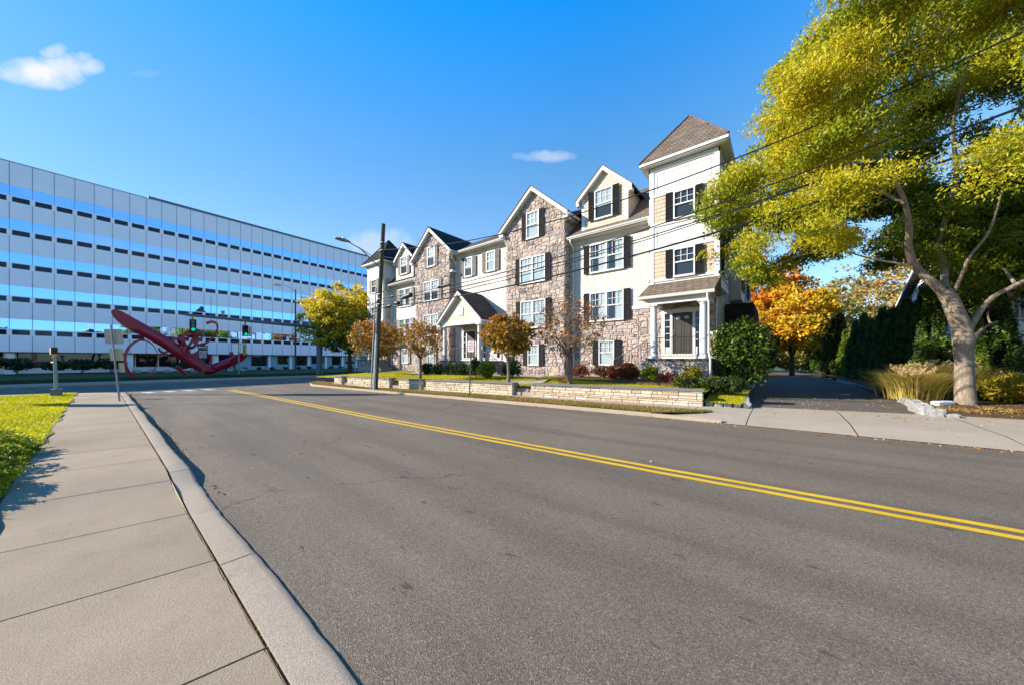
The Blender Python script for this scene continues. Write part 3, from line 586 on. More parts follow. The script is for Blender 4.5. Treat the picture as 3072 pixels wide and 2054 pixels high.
# ================================================================ RETAINING WALL
OPEN = [(-9.05, -8.15), (-14.42, -14.05), (-16.75, -16.0), (-20.95, -20.4)]
segs = []; x0 = -21.7
for a, b in sorted(OPEN): segs.append((x0, a)); x0 = b
segs.append((x0, -2.0))
rw = root_of('retaining_wall', (-11, 11, .1), 0, 'long low retaining wall of cream ledgestone with a grey coping, in front of the apartment building', 'wall')
for a, b in segs:
    mb = MB(); bk = MB(); cp = MB(); L = math.hypot(b - a, (b - a) * .16); ux, uy = .9874, .158
    def wp(u, v, d): return (a + u * ux + d * uy, wall_y(a) + u * uy - d * ux, v)
    v = .09; rows = []
    while v < .57: h = rnd.uniform(.06, .125); h = min(h, .60 - v); rows.append((v, v + h)); v += h
    for v0, v1 in rows:
        u = 0
        while u < L - .01:
            w = rnd.uniform(.14, .62); w = min(w, L - u) if L - u - w > .1 else L - u; t = max(.01, rnd.random()); d = rnd.uniform(.005, .032); gp = .007
            lo = [wp(u + gp, v0 + gp, 0), wp(u + w - gp, v0 + gp, 0), wp(u + w - gp, v1 - gp, 0), wp(u + gp, v1 - gp, 0)]
            e = .009; hi = [wp(u + gp + e, v0 + gp + e, d), wp(u + w - gp - e, v0 + gp + e, d * rnd.uniform(.8, 1.1)), wp(u + w - gp - e, v1 - gp - e, d), wp(u + gp + e, v1 - gp - e, d)]
            i0 = len(mb.v); mb.v += lo + hi
            for f in ((4, 5, 6, 7), (0, 1, 5, 4), (1, 2, 6, 5), (2, 3, 7, 6), (3, 0, 4, 7)): mb.f.append(tuple(i0 + q for q in f)); mb.t.append(t)
            u += w
    for (uu, dd) in ((L, 1), (0, -1)):       # end faces
        ew = lambda s_, v, d: wp(uu + dd * d, v, -s_)
        for v0, v1 in rows:
            s_ = 0
            while s_ < .44: w = rnd.uniform(.14, .3); w = min(w, .45 - s_); bx(mb, ew, s_ + .004, s_ + w - .004, v0 + .004, v1 - .004, 0, rnd.uniform(.006, .02), max(.01, rnd.random())); s_ += w
    bk.hexa([wp(0, .05, 0), wp(L, .05, 0), wp(L, .05, -.45), wp(0, .05, -.45)], [wp(0, .60, 0), wp(L, .60, 0), wp(L, .60, -.45), wp(0, .60, -.45)])
    cp.hexa([wp(-.03, .60, .05), wp(L + .03, .60, .05), wp(L + .03, .60, -.47), wp(-.03, .60, -.47)], [wp(-.03, .65, .05), wp(L + .03, .65, .05), wp(L + .03, .65, -.47), wp(-.03, .65, -.47)])
    obj('stone_face', mb, 'ledgestone', rw); obj('core', bk, 'gap_dirt', rw); obj('coping', cp, 'coping', rw)
for a, b in OPEN:
    mb = MB()
    for k in range(3):
        y0 = wall_y((a + b) / 2) + .02 + .17 * k; z = .12 + .145 * (k + 1); mb.prism([(a + .03, y0 + .02, .08), (b - .03, y0 + .12, .08), (b - .03, y0 + 1, .08), (a + .03, y0 + .9, .08)], (0, 0, z - .08))
    obj('steps', mb, 'concrete_side', rw)

# ================================================================ APARTMENT BUILDING
apt = root_of('apartment_building', (-17.3, 22, .6), 0, 'long three-storey apartment building with two fieldstone gables, cream siding and corner towers', 'building')
T_, G_, S_, D_ = 17.0, 17.2, 17.8, 17.4
mx = lambda x: -34.6 - x
def both(fn):
    for side in (0, 1): fn(side, (lambda x: x) if side == 0 else mx)
def srt(X, a, b): a, b = X(a), X(b); return (a, b) if a < b else (b, a)
SM = ['shutter_charcoal', 'shutter_lit']
def win(to3, u0, u1, v0, v1, units=1, sh=None, sw=.36, drape='curtain', par=None, mun=(3, 2), cas=.0):
    par = par or apt; mb = MB(); fw = .055; wall3 = to3; to3 = lambda u, v, d: wall3(u, v, d + .032)
    bx(mb, to3, u0, u1, v0, v0 + fw, .0, .09); bx(mb, to3, u0, u1, v1 - fw, v1, .0, .09)
    bx(mb, to3, u0 - .02, u1 + .02, v0 - .035, v0 - .002, 0, .11)
    bx(mb, to3, u0, u0 + fw, v0 + fw, v1 - fw, .0, .088); bx(mb, to3, u1 - fw, u1, v0 + fw, v1 - fw, .0, .088)
    uw = (u1 - u0 - 2 * fw - (units - 1) * .11) / units; panes = []
    for k in range(units):
        a = u0 + fw + k * (uw + .11); b = a + uw; vm = (v0 + v1) / 2 + .02
        if k: bx(mb, to3, a - .11, a, v0 + fw, v1 - fw, .0, .087)
        bx(mb, to3, a, b, vm - .028, vm + .028, .03, .068)
        for i in range(1, mun[0]): c = a + (b - a) * i / mun[0]; bx(mb, to3, c - .011, c + .011, vm + .028, v1 - fw, .036, .052)
        for j in range(1, mun[1]): c = vm + (v1 - fw - vm) * j / mun[1]; bx(mb, to3, a, b, c - .010, c + .010, .036, .0515)
        panes.append((a, b))
    w = obj('window', mb, 'white_vinyl', par)
    for a, b in panes:
        p = MB(); p.q([to3(a, v0 + fw, .03), to3(b, v0 + fw, .03), to3(b, v1 - fw, .03), to3(a, v1 - fw, .03)]); obj('pane', p, 'glass', w)
    if drape in ('curtain', 'gather'):
        c = MB(); n = 26 * units; t = [u0 + fw + (u1 - u0 - 2 * fw) * i / n for i in range(n + 1)]
        def hole(x):
            return drape == 'gather' and any(abs((x - a) / (b - a) - .32) < .20 for a, b in panes)
        for i in range(n):
            if hole((t[i] + t[i + 1]) / 2): continue
            d0, d1 = (.010 if i % 2 else .022), (.022 if i % 2 else .010); c.q([to3(t[i], v0 + fw, d0), to3(t[i + 1], v0 + fw, d1), to3(t[i + 1], v1 - fw, d1), to3(t[i], v1 - fw, d0)])
        obj('curtain', c, 'curtain', w)
    elif drape == 'blind':
        c = MB(); bl = v0 + fw + (v1 - v0) * .0; n = 22; h = (v1 - fw - bl) / n
        for i in range(n): c.q([to3(u0 + fw, bl + i * h, .022), to3(u1 - fw, bl + i * h, .022), to3(u1 - fw, bl + (i + 1) * h, .012), to3(u0 + fw, bl + (i + 1) * h, .012)])
        obj('blind', c, 'blind', w)
    elif drape == 'half':
        c = MB(); n = 12; bl = (v0 + v1) / 2 - .1; h = (v1 - fw - bl) / n
        for i in range(n): c.q([to3(u0 + fw, bl + i * h, .022), to3(u1 - fw, bl + i * h, .022), to3(u1 - fw, bl + (i + 1) * h, .012), to3(u0 + fw, bl + (i + 1) * h, .012)])
        obj('blind', c, 'blind', w)
    r = MB(); bx(r, to3, u0 + .01, u1 - .01, v0 + .01, v1 - .01, .004, .007); obj('dark_backing', r, 'room_dark', w)  # dark sheet stands in for the unlit room behind the glass
    if sh:
        for a, b in ((u0 - sw - .02, u0 - .022), (u1 + .022, u1 + sw + .02)):
            s = MB(); f = .045; bx(s, to3, a, b, v0 - .02, v1 + .02, .048, .062); bx(s, to3, a, a + f, v0 - .02, v1 + .02, .062, .085); bx(s, to3, b - f, b, v0 - .02, v1 + .02, .062, .085)
            vm = (v0 + v1) / 2
            for c, d in ((v0 - .02, v0 + .05), (vm - .035, vm + .035), (v1 - .05, v1 + .02)): bx(s, to3, a + f, b - f, c, d, .062, .084)
            nn = int((v1 - v0) / .055)
            for i in range(nn):
                z = v0 + .05 + (v1 - v0 - .1) * i / nn; s.q([to3(a + f, z, .08), to3(b - f, z, .08), to3(b - f, z + .05, .063), to3(a + f, z + .05, .063)])
            obj('shutter', s, sh, par)
    return w
def in_rects(rects, pad=.0): return lambda u, v: not any(a - pad < u < b + pad and c - pad < v < d + pad for a, b, c, d in rects)
def bent_pipe(pts, r=.045): return MB().tube(pts, r, 8)

def half(side, X):
    sh = SM[side]
    # --- siding section with a fieldstone foot
    a, b = srt(X, -9.9, -5.02); f = front(S_)
    w = MB(); w.box(a, S_, .5, b, S_ + .3, 8.7); obj('wall', w, 'mortar', apt)
    wl_ = srt(X, -8.03, -7.13); wm = srt(X, -8.58, -6.61)
    st = MB(); stones(st, f, a, b, .55, 4.3, in_rects([(wl_[0] + .05, wl_[1] - .05, 1.4, 2.65), (wm[0] + .05, wm[1] - .05, 3.85, 5.4)])); obj('stone_wall', st, 'fieldstone', apt)
    bd = MB(); bx(bd, f, a, wm[0] - .0, 4.3, 4.47, 0, .055); obj('trim_band', bd, 'white_trim', apt); bd = MB(); bx(bd, f, wm[1], b, 4.3, 4.47, 0, .055)
    obj('trim_band', bd, 'white_trim', apt)
    bd = MB(); bx(bd, f, a, b, 8.45, 8.62, 0, .03); obj('frieze', bd, 'white_trim', apt)
    sd_ = MB(); siding(sd_, f, a, b, 4.47, 8.45); obj('siding', sd_, 'siding_cream', apt)
    win(f, *wl_, 1.36, 2.69, 1, sh, .35, 'blind'); win(f, *wm, 3.82, 5.43, 2, sh, .35, 'gather'); win(f, *wm, 6.58, 8.20, 2, sh, .35, 'gather')
    # eave, gutter, downspout
    e = MB(); e.box(a, 17.36, 8.60, b, 17.80, 8.63); obj('soffit', e, 'soffit', apt)
    gt = MB(); gt.prism([(a - .02, 17.36, 8.64), (a - .02, 17.28, 8.66), (a - .02, 17.24, 8.80), (a - .02, 17.27, 8.80), (a - .02, 17.30, 8.70), (a - .02, 17.36, 8.70)], (b - a + .04, 0, 0)); gt.box(a, 17.34, 8.63, b, 17.37, 8.82); obj('gutter', gt, 'white_trim', apt)
    xd = X(-5.18) if side == 0 else X(-5.25); obj('downspout', bent_pipe([(xd, 17.3, 8.68), (xd, 17.3, 8.5), (xd, 17.68, 8.2), (xd, 17.72, 8.0), (xd, 17.72, .75)]), 'white_trim', apt)
    xd = X(-9.62); obj('downspout', bent_pipe([(xd, 17.3, 8.68), (xd, 17.3, 8.5), (xd, 17.68, 8.2), (xd, 17.72, 8.0), (xd, 17.72, .75)]), 'white_trim', apt)
    # --- roof slope behind
    rf = MB(); c, d = srt(X, -9.95, -2.3); rf.prism([(c, 17.26, 8.80), (c, 21, 12.1), (c, 21, 11.9), (c, 17.26, 8.70)], (d - c, 0, 0)); rf.prism([(c, 21, 12.1), (c, 27, 12.05), (c, 30.4, 8.8), (c, 30.4, 8.6), (c, 27, 11.8), (c, 21, 11.9)], (d - c, 0, 0)); obj('roof', rf, 'shingle_brown' if side == 0 else 'shingle_black_shaded', apt)
    # --- dormer
    a, b = srt(X, -9.0, -6.35); y = 17.62; f = front(y); xc = (a + b) / 2
    clip = lambda z: (a, b) if z <= 10.85 else (a + (xc - a) * (z - 10.85) / 1.25, b - (b - xc) * (z - 10.85) / 1.25)
    dw = MB(); dw.box(a, y, 8.9, b, y + 2.2, 10.85); dw.prism([(a, y, 10.85), (xc, y, 12.1), (b, y, 10.85)], (0, 3.4, 0)); dm = obj('dormer', dw, 'siding_gable', apt)
    sd_ = MB(); siding(sd_, f, a, b, 9.05, 12.05, .19, .02, clip)
    for xx, t3 in ((a, lside(a)), (b, rside(b))): siding(sd_, t3, y, y + 2.1, 8.95, 10.85, .19)
    obj('dormer_siding', sd_, 'siding_gable', dm)
    tr = MB(); bx(tr, f, a - .03, a + .16, 8.95, 10.9, 0, .035); bx(tr, f, b - .16, b + .03, 8.95, 10.9, 0, .035); bx(tr, f, a, b, 8.93, 9.08, 0, .036)
    dx = b - xc + .28; sl = 1.25 / (b - xc)
    for s_ in (-1, 1): tr.prism([(xc, y - .25, 12.32), (xc + s_ * dx, y - .25, 12.32 - sl * dx), (xc + s_ * dx, y - .25, 12.12 - sl * dx - .02), (xc, y - .25, 12.08)], (0, .06, 0)); tr.prism([(xc, y - .22, 12.10), (xc + s_ * dx, y - .22, 12.10 - sl * dx), (xc + s_ * dx, y - .22, 12.08 - sl * dx), (xc, y - .22, 12.08)], (0, .3, 0)); tr.box(xc + s_ * dx - .16 * (s_ > 0) - .0, y - .24, 12.0 - sl * dx, xc + s_ * dx + .16 * (s_ < 0), y + .1, 12.16 - sl * dx)
    obj('dormer_trim', tr, 'white_trim', dm)
    r_ = MB()
    for s_ in (-1, 1): r_.prism([(xc, y - .27, 12.38), (xc + s_ * (dx + .04), y - .27, 12.38 - sl * (dx + .04)), (xc + s_ * (dx + .04), y - .27, 12.32 - sl * (dx + .04)), (xc, y - .27, 12.32)], (0, 4.0, 0))
    obj('dormer_roof', r_, 'shingle_brown' if side == 0 else 'shingle_black_shaded', dm)
    wd = srt(X, -8.2, -7.16); win(f, *wd, 9.5, 11.1, 1, sh, .35, 'half')
    # --- fieldstone gable
    a, b = srt(X, -14.42, -9.91); f = front(G_); xc = (a + b) / 2; hw = (b - a) / 2
    wins = [(srt(X, -12.66, -11.71), 9.3, 10.95, 1, 'curtain'), (srt(X, -13.17, -11.25), 6.5, 8.12, 2, 'curtain'), (srt(X, -13.13, -11.22), 3.65, 5.37, 2, 'curtain'), (srt(X, -12.55, -11.71), 1.32, 2.6, 1, 'blind')]
    zt = lambda u: 10.25 + 1.95 * (1 - abs(u - xc) / hw)
    inr = in_rects([(u[0] + .05, u[1] - .05, z0 + .05, z1 - .05) for u, z0, z1, _, _ in wins])
    bk = MB(); bk.box(a, G_, .5, b, 21, 10.25); bk.prism([(a, G_, 10.25), (xc, G_, 12.2), (b, G_, 10.25)], (0, 4.5, 0)); obj('gable_core', bk, 'mortar', apt)
    st = MB(); stones(st, f, a, b, .55, 12.2, lambda u, v: inr(u, v) and v < zt(u) - .02)
    obj('stone_gable', st, 'fieldstone', apt)
    st = MB(); stones(st, rside(b), G_, 18.6, .55, 10.2); obj('gable_return', st, 'fieldstone', apt); st = MB(); stones(st, lside(a), G_, 18.6, .55, 10.2); obj('gable_return', st, 'fieldstone', apt)
    for u, z0, z1, n_, dr in wins: win(f, *u, z0, z1, n_, sh, .35, dr if side == 0 else {'curtain': 'half', 'blind': 'blind'}[dr])
    tr = MB(); dx = hw + .34; sl = 1.95 / hw; yf = G_ - .34
    for s_ in (-1, 1):
        tr.prism([(xc, yf, 12.44), (xc + s_ * dx, yf, 12.44 - sl * dx), (xc + s_ * dx, yf, 12.22 - sl * dx), (xc, yf, 12.20)], (0, .05, 0))
        tr.prism([(xc, yf + .05, 12.23), (xc + s_ * dx, yf + .05, 12.23 - sl * dx), (xc + s_ * dx, yf + .05, 12.20 - sl * dx), (xc, yf + .05, 12.20)], (0, .34, 0))
        xe = xc + s_ * dx; tr.box(min(xe, xe - s_ * .30), yf + .002, 12.06 - sl * dx, max(xe, xe - s_ * .30), yf + .42, 12.20 - sl * dx)
        tr.box(min(xe, xe + s_ * .1), yf + .06, 12.24 - sl * dx, max(xe, xe + s_ * .1), yf + 1.4, 12.36 - sl * dx); tr.box(min(xe, xe - s_ * .34), yf + .42, 12.13 - sl * dx, max(xe, xe - s_ * .34), yf + 1.4, 12.16 - sl * dx)
    obj('rake_board', tr, 'white_trim', apt)
    r_ = MB()
    for s_ in (-1, 1): r_.prism([(xc, yf - .03, 12.52), (xc + s_ * (dx + .05), yf - .03, 12.52 - sl * (dx + .05)), (xc + s_ * (dx + .05), yf - .03, 12.44 - sl * (dx + .05)), (xc, yf - .03, 12.44)], (0, 7, 0))
    obj('gable_roof', r_, 'shingle_brown' if side == 0 else 'shingle_black_shaded', apt)
    # --- corner tower (upper floors jut out over the porch)
    a, b = srt(X, -5.02, -2.14); f = front(T_); yb = T_ + 2.88
    c_ = MB(); c_.box(a, T_, 4.9, b, yb, 11.0); tw = obj('tower', c_, 'white_trim', apt)
    outer = (b, rside(b)) if side == 0 else (a, lside(a)); inner = (a, lside(a)) if side == 0 else (b, rside(b))
    tr = MB()
    faces = [(f, a, b), (outer[1], T_, yb)] + ([(inner[1], T_, S_ + .1)] if True else [])
    for t3, u0, u1 in faces:
        for z0, z1 in ((5.47, 6.85), (8.17, 9.5)): sk_ = MB(); shakes(sk_, t3, u0 + .2, u1 - .2 if u1 - u0 > 1.5 else u1, z0, z1); obj('tower_shakes', sk_, 'siding_cladding_tan', tw)
        for uu in (u0 - .035, u1 - .165): bx(tr, t3, uu, uu + .2, 4.9, 10.9, 0, .036)
        for z0, z1 in ((4.88, 5.1), (5.38, 5.5), (6.83, 6.95), (8.05, 8.2), (9.48, 9.62), (10.72, 10.9)): bx(tr, t3, u0 - .05, u1 + .05, z0, z1, 0, .05)
        for z0, z1 in ((5.1, 5.38), (6.95, 8.05), (9.62, 10.72)):
            if z1 - z0 > .5 and u1 - u0 > 1.5:
                for c0, c1, e0, e1 in ((u0 + .3, u1 - .3, z0 + .16, z0 + .18), (u0 + .3, u1 - .3, z1 - .18, z1 - .16), (u0 + .3, u0 + .32, z0 + .16, z1 - .16), (u1 - .32, u1 - .3, z0 + .16, z1 - .16)): bx(tr, t3, c0, c1, e0, e1, 0, .02)
    obj('tower_trim', tr, 'white_trim', tw)
    wt = srt(X, -3.95, -3.05)
    for z0, z1 in ((5.5, 6.80), (8.19, 9.48)):
        win(f, *wt, z0, z1, 1, sh, .32, None); win(outer[1], 17.95, 18.85, z0, z1, 1, sh, .30, None)
    ev = MB(); o_ = .34; ev.box(a - o_, T_ - o_, 10.95, b + o_, yb + o_, 11.0); ev.prism([(a - o_ - .06, T_ - o_ - .06, 11.0), (b + o_ + .06, T_ - o_ - .06, 11.0), (b + o_ + .06, yb + o_ + .06, 11.0), (a - o_ - .06, yb + o_ + .06, 11.0)], (0, 0, .13)); obj('tower_eave', ev, 'white_trim', tw)
    r_ = MB(); cx, cy = (a + b) / 2, (T_ + yb) / 2; q = [(a - .42, T_ - .42, 11.13), (b + .42, T_ - .42, 11.13), (b + .42, yb + .42, 11.13), (a - .42, yb + .42, 11.13)]; ap = (cx, cy, 13.75)
    for i in range(4): r_.q([q[i], q[(i + 1) % 4], ap])
    for i in range(4): h_ = Vector(q[i]); r_.tube([h_ + Vector((0, 0, .02)), Vector(ap) + Vector((0, 0, .02))], .045, 6)
    r_.sm = False; obj('tower_roof', r_, 'shingle_brown' if side == 0 else 'shingle_black_shaded', tw)
    # --- ground floor under the tower
    a, b = srt(X, -5.02, -2.3); f = front(D_)
    w = MB(); w.box(a, D_, .5, b, D_ + .4, 4.9); obj('porch_wall', w, 'mortar', apt)
    du = srt(X, -4.58, -2.72); st = MB(); stones(st, f, a, b, .55, 4.88, in_rects([(du[0], du[1], 1.7, 4.06)])); obj('porch_stone', st, 'fieldstone', apt)
    pf = MB(); pa, pb = srt(X, -4.82, -2.32); pf.box(pa + .04, 15.80, .55, pb - .04, D_, 1.62); obj('porch_core', pf, 'mortar', apt)
    st = MB(); stones(st, front(15.80), pa + .04, pb - .04, .55, 1.62); stones(st, rside(pb - .04), 15.8, D_, .55, 1.62); stones(st, lside(pa + .04), 15.8, D_, .55, 1.62); obj('porch_base', st, 'fieldstone', apt)
    pf = MB(); pf.box(pa - .03, 15.70, 1.62, pb + .03, D_, 1.70); obj('porch_floor', pf, 'slate', apt)
    for xx in (X(-4.54), X(-2.56)):
        c_ = MB(); c_.lathe((xx, 15.93, 1.70), [(0, 0), (.19, 0), (.19, .07), (.175, .09), (.175, .13), (.15, .16), (.145, .2), (.148, .8), (.125, 2.2), (.12, 2.24), (.14, 2.26), (.14, 2.29), (.165, 2.33), (.17, 2.36)], 24); c_.box(xx - .19, 15.74, 4.06, xx + .19, 16.12, 4.13); obj('column', c_, 'white_trim', apt)
    bm = MB(); bm.box(pa + .08, 15.80, 4.13, pb - .02, 16.06, 4.34); bm.box(pa + .08, 16.06, 4.13, pa + .3, D_ - .06, 4.34); bm.box(pb - .24, 16.06, 4.13, pb - .02, D_ - .06, 4.34); obj('porch_beam', bm, 'white_trim', apt)
    ra, rb = srt(X, -5.12, -2.1); sf = MB(); sf.box(ra + .1, 15.62, 4.34, rb - .08, T_ + .3, 4.37); sf.box(a, 17.05, 4.86, b, T_ + .6, 4.9); obj('porch_ceiling', sf, 'soffit', apt)
    ga = MB(); ga.prism([(ra, 15.66, 4.34), (ra, 15.56, 4.37), (ra, 15.52, 4.49), (ra, 15.66, 4.49)], (rb - ra, 0, 0)); obj('porch_gutter', ga, 'white_trim', apt)
    r_ = MB(); r_.prism([(ra, 15.54, 4.50), (ra + .05, 17.0, 5.30), (ra + .05, 17.0, 4.38), (ra, 15.66, 4.38)], (rb - ra, 0, 0)); obj('porch_roof', r_, 'shingle_brown' if side == 0 else 'shingle_black_shaded', apt)
    xo = X(-2.36); obj('downspout', bent_pipe([(xo, 15.6, 4.4), (xo, 15.62, 4.2), (X(-2.33), 15.72, 4.0), (X(-2.33), 15.72, 1.95), (X(-2.27), 15.66, 1.7), (X(-2.27), 15.66, .5)], .04), 'white_trim', apt)
    # door with sidelights
    d0 = MB(); bx(d0, f, du[0], du[1], 3.98, 4.06, 0, .09); bx(d0, f, du[0], du[1], 1.70, 1.92, 0, .09)
    for p0, p1 in ((-4.58, -4.44), (-4.20, -4.09), (-3.22, -3.11), (-2.86, -2.72)): u = srt(X, p0, p1); bx(d0, f, *u, 1.92, 3.98, 0, .088)
    bx(d0, f, *srt(X, -4.44, -4.2), 1.92, 2.25, 0, .07); bx(d0, f, *srt(X, -3.11, -2.86), 1.92, 2.25, 0, .07); bx(d0, f, *srt(X, -4.44, -2.86), 3.86, 3.98, 0, .087)
    ds = obj('door_surround', d0, 'white_trim', apt)
    for p0, p1 in ((-4.44, -4.2), (-3.11, -2.86)):
        u = srt(X, p0, p1); s = MB(); bx(s, f, *u, 2.25, 3.86, .03, .04); obj('sidelight', s, 'glass_dark', ds)
        s = MB()
        for k in range(1, 5): z = 2.25 + 1.61 * k / 5; bx(s, f, *u, z - .014, z + .014, .04, .06)
        obj('glazing_bar', s, 'white_vinyl', ds)
    u = srt(X, -4.09, -3.22); dd = MB(); bx(dd, f, *u, 1.92, 3.86, .0, .05); cw = (u[1] - u[0]) / 2
    for k in range(2):
        p0, p1 = u[0] + .09 + k * (cw - .03), u[0] + cw - .04 + k * (cw - .05)
        for z0, z1 in ((3.48, 3.72), (2.78, 3.40), (2.05, 2.66)):
            for q_ in ((p0, p1, z0, z0 + .02), (p0, p1, z1 - .02, z1), (p0, p0 + .02, z0, z1), (p1 - .02, p1, z0, z1)): bx(dd, f, *q_, .05, .062)
    dr = obj('door', dd, 'door_charcoal', apt)
    h_ = MB(); hx = u[0] + .07; h_.tube([(hx, D_ - .05, 2.86), (hx, D_ - .12, 2.86)], .03, 10); h_.tube([(hx, D_ - .05, 3.02), (hx, D_ - .08, 3.02)], .028, 10); obj('handle', h_, 'brass', dr)
    for k in range(2): pp = MB(); p0 = u[0] + .17 + k * .36; bx(pp, f, p0, p0 + .17, 3.56, 3.69, .063, .067); obj('notice', pp, 'paper', dr)
    # steps down towards the middle of the house with iron rails
    s = MB(); n_ = 6; 
    for k in range(n_): x0, x1 = srt(X, -4.85 - .27 * (k + 1), -4.85 - .27 * k); s.box(x0, 15.95, .6, x1, 17.1, 1.62 - .155 * k)
    obj('porch_steps', s, 'coping', apt)
    def rail(p, q, n, h=.88):
        m_ = MB(); p, q = Vector(p), Vector(q); m_.tube([p + Vector((0, 0, h)), q + Vector((0, 0, h))], .018, 6); m_.tube([p + Vector((0, 0, .1)), q + Vector((0, 0, .1))], .011, 6)
        for i in range(n + 1): c = p.lerp(q, i / n); r = .016 if i in (0, n) else .009; m_.tube([c + Vector((0, 0, 0 if i in (0, n) else .1)), c + Vector((0, 0, h))], r, 5)
        obj('railing', m_, 'black_iron', apt)
    rail((X(-4.38), 15.86, 1.70), (X(-2.72), 15.86, 1.70), 14, .92); rail((X(-4.85), 15.95, 1.66), (X(-6.45), 15.95, .74), 11)
    # --- side wall of the main block
    xo = X(-2.3); t3 = rside(xo) if side == 0 else lside(xo); w = MB(); w.box(*( (xo - .3, D_, .5, xo, 30, 8.7) if side == 0 else (xo, D_, .5, xo + .3, 30, 8.7))); w.prism([(xo - (.3 if side == 0 else 0), 17.4, 8.7), (xo - (.3 if side == 0 else 0), 21, 11.9), (xo - (.3 if side == 0 else 0), 27, 11.8), (xo - (.3 if side == 0 else 0), 30, 8.7)], (.3, 0, 0)); obj('side_wall', w, 'siding_cream', apt)
    s = MB(); siding(s, t3, D_, 30, 1.9, 8.7, .115); obj('side_siding', s, 'siding_cream', apt)
    st = MB(); stones(st, t3, D_, 30, .5, 1.8, cell=.16); obj('side_stone', st, 'fieldstone', apt)
    bd = MB(); bx(bd, t3, D_, 30, 1.78, 1.93, 0, .05); bx(bd, t3, D_ - .02, D_ + .16, .5, 8.7, 0, .04); obj('side_trim', bd, 'white_trim', apt)
    for yy in (22.5, 26.0):
        by = MB(); sx = 1 if side == 0 else -1; by.box(min(xo, xo + sx * .55), yy, 5.0, max(xo, xo + sx * .55), yy + 2.0, 10.2); bb = obj('bay', by, 'white_trim', apt)
        t4 = rside(xo + .55) if side == 0 else lside(xo - .55)
        for z0 in (5.6, 8.2): win(t4, yy + .5, yy + 1.5, z0, z0 + 1.4, 1, sh, .3, None)
        r_ = MB(); r_.box(min(xo, xo + sx * .75), yy - .2, 10.2, max(xo, xo + sx * .75), yy + 2.2, 10.35); obj('bay_roof', r_, 'shingle_brown', bb)
both(half)
# centre section
f = front(S_); a, b = -20.2, -14.4
w = MB(); w.box(a, S_, .5, b, S_ + .3, 10); w.box(-32.3, 29.7, .5, -2.3, 30, 8.8); obj('wall', w, 'mortar', apt)
s = MB(); siding(s, f, a, b, 4.2, 9.66); siding(s, f, a, b, 1.6, 4.2); obj('siding', s, 'siding_cream', apt)
st = MB(); stones(st, f, a, b, .55, 1.6); obj('stone_wall', st, 'fieldstone', apt)
tr = MB(); bx(tr, f, a, b, 9.66, 9.82, 0, .035); obj('frieze', tr, 'white_trim', apt); tr = MB(); bx(tr, f, a, b, 1.5, 1.66, 0, .055); obj('trim_band', tr, 'white_trim', apt)
win(f, -19.03, -18.21, 8.0, 9.45, 1, 'shutter_lit', .38, 'half'); win(f, -16.74, -15.9, 8.03, 9.46, 1, 'shutter_lit', .38, 'curtain')
e = MB(); e.box(a - .1, 17.36, 9.80, b + .1, 17.80, 9.83); obj('soffit', e, 'soffit', apt)
gt = MB(); gt.prism([(a - .3, 17.36, 9.82), (a - .3, 17.28, 9.84), (a - .3, 17.24, 9.98), (a - .3, 17.36, 9.98)], (b - a + .6, 0, 0)); obj('gutter', gt, 'white_trim', apt)
r_ = MB(); r_.prism([(-24.5, 17.26, 9.98), (-24.5, 21, 12.1), (-24.5, 27, 12.05), (-24.5, 27, 11.8), (-24.5, 21, 11.9), (-24.5, 17.26, 9.88)], (14.4, 0, 0)); obj('roof', r_, 'shingle_dark', apt)
for xd in (-20.05, -14.6): obj('downspout', bent_pipe([(xd, 17.3, 9.9), (xd, 17.32, 9.6), (xd + .05, 17.66, 9.2), (xd + .05, 17.7, 8.9), (xd + .05, 17.7, 1.2)]), 'white_trim', apt)
gs = MB(); gs.box(-20.3, 17.2, 8.5, -19.9, 17.75, 8.66); gs.box(-14.75, 17.2, 8.5, -14.3, 17.75, 8.66); obj('gutter_return', gs, 'white_trim', apt)
# entrance portico
PX, PY, PH = -17.3, 15.7, 2.0; f = front(PY)
pf = MB(); pf.box(PX - 2.1, PY - .1, .55, PX + 2.1, 17.8, 1.52); obj('portico_core', pf, 'mortar', apt)
st = MB(); stones(st, front(PY - .1), PX - 2.1, PX + 2.1, .55, 1.52); stones(st, rside(PX + 2.1), PY - .1, 17.8, .55, 1.52); obj('portico_base', st, 'fieldstone', apt)
pf = MB(); pf.box(PX - 2.16, PY - .18, 1.52, PX + 2.16, 17.8, 1.60); obj('portico_floor', pf, 'slate', apt)
for xx in (PX - 1.75, PX + 1.75):
    c_ = MB(); c_.lathe((xx, PY + .1, 1.60), [(0, 0), (.2, 0), (.2, .07), (.18, .1), (.18, .14), (.15, .18), (.145, .8), (.125, 2.2), (.12, 2.3), (.14, 2.33), (.165, 2.38)], 24); c_.box(xx - .19, PY - .09, 3.98, xx + .19, PY + .29, 4.06); obj('column', c_, 'white_trim', apt)
bm = MB(); bm.box(PX - 1.95, PY - .03, 4.06, PX + 1.95, PY + .23, 4.30); bm.box(PX - 1.95, PY + .23, 4.06, PX - 1.7, 17.76, 4.30); bm.box(PX + 1.7, PY + .23, 4.06, PX + 1.95, 17.76, 4.30); obj('portico_beam', bm, 'white_trim', apt)
pd = MB(); pd.prism([(PX - PH, PY, 4.3), (PX, PY, 6.15), (PX + PH, PY, 4.3)], (0, 2.1, 0)); pd.box(PX - 1.7, PY + .23, 4.27, PX + 1.7, 17.7, 4.30); obj('pediment', pd, 'siding_gable', apt)
s = MB(); siding(s, f, PX - PH, PX + PH, 4.3, 6.12, .2, .02, lambda z: (PX - PH * (1 - (z - 4.3) / 1.85), PX + PH * (1 - (z - 4.3) / 1.85))); obj('pediment_siding', s, 'siding_gable', apt)
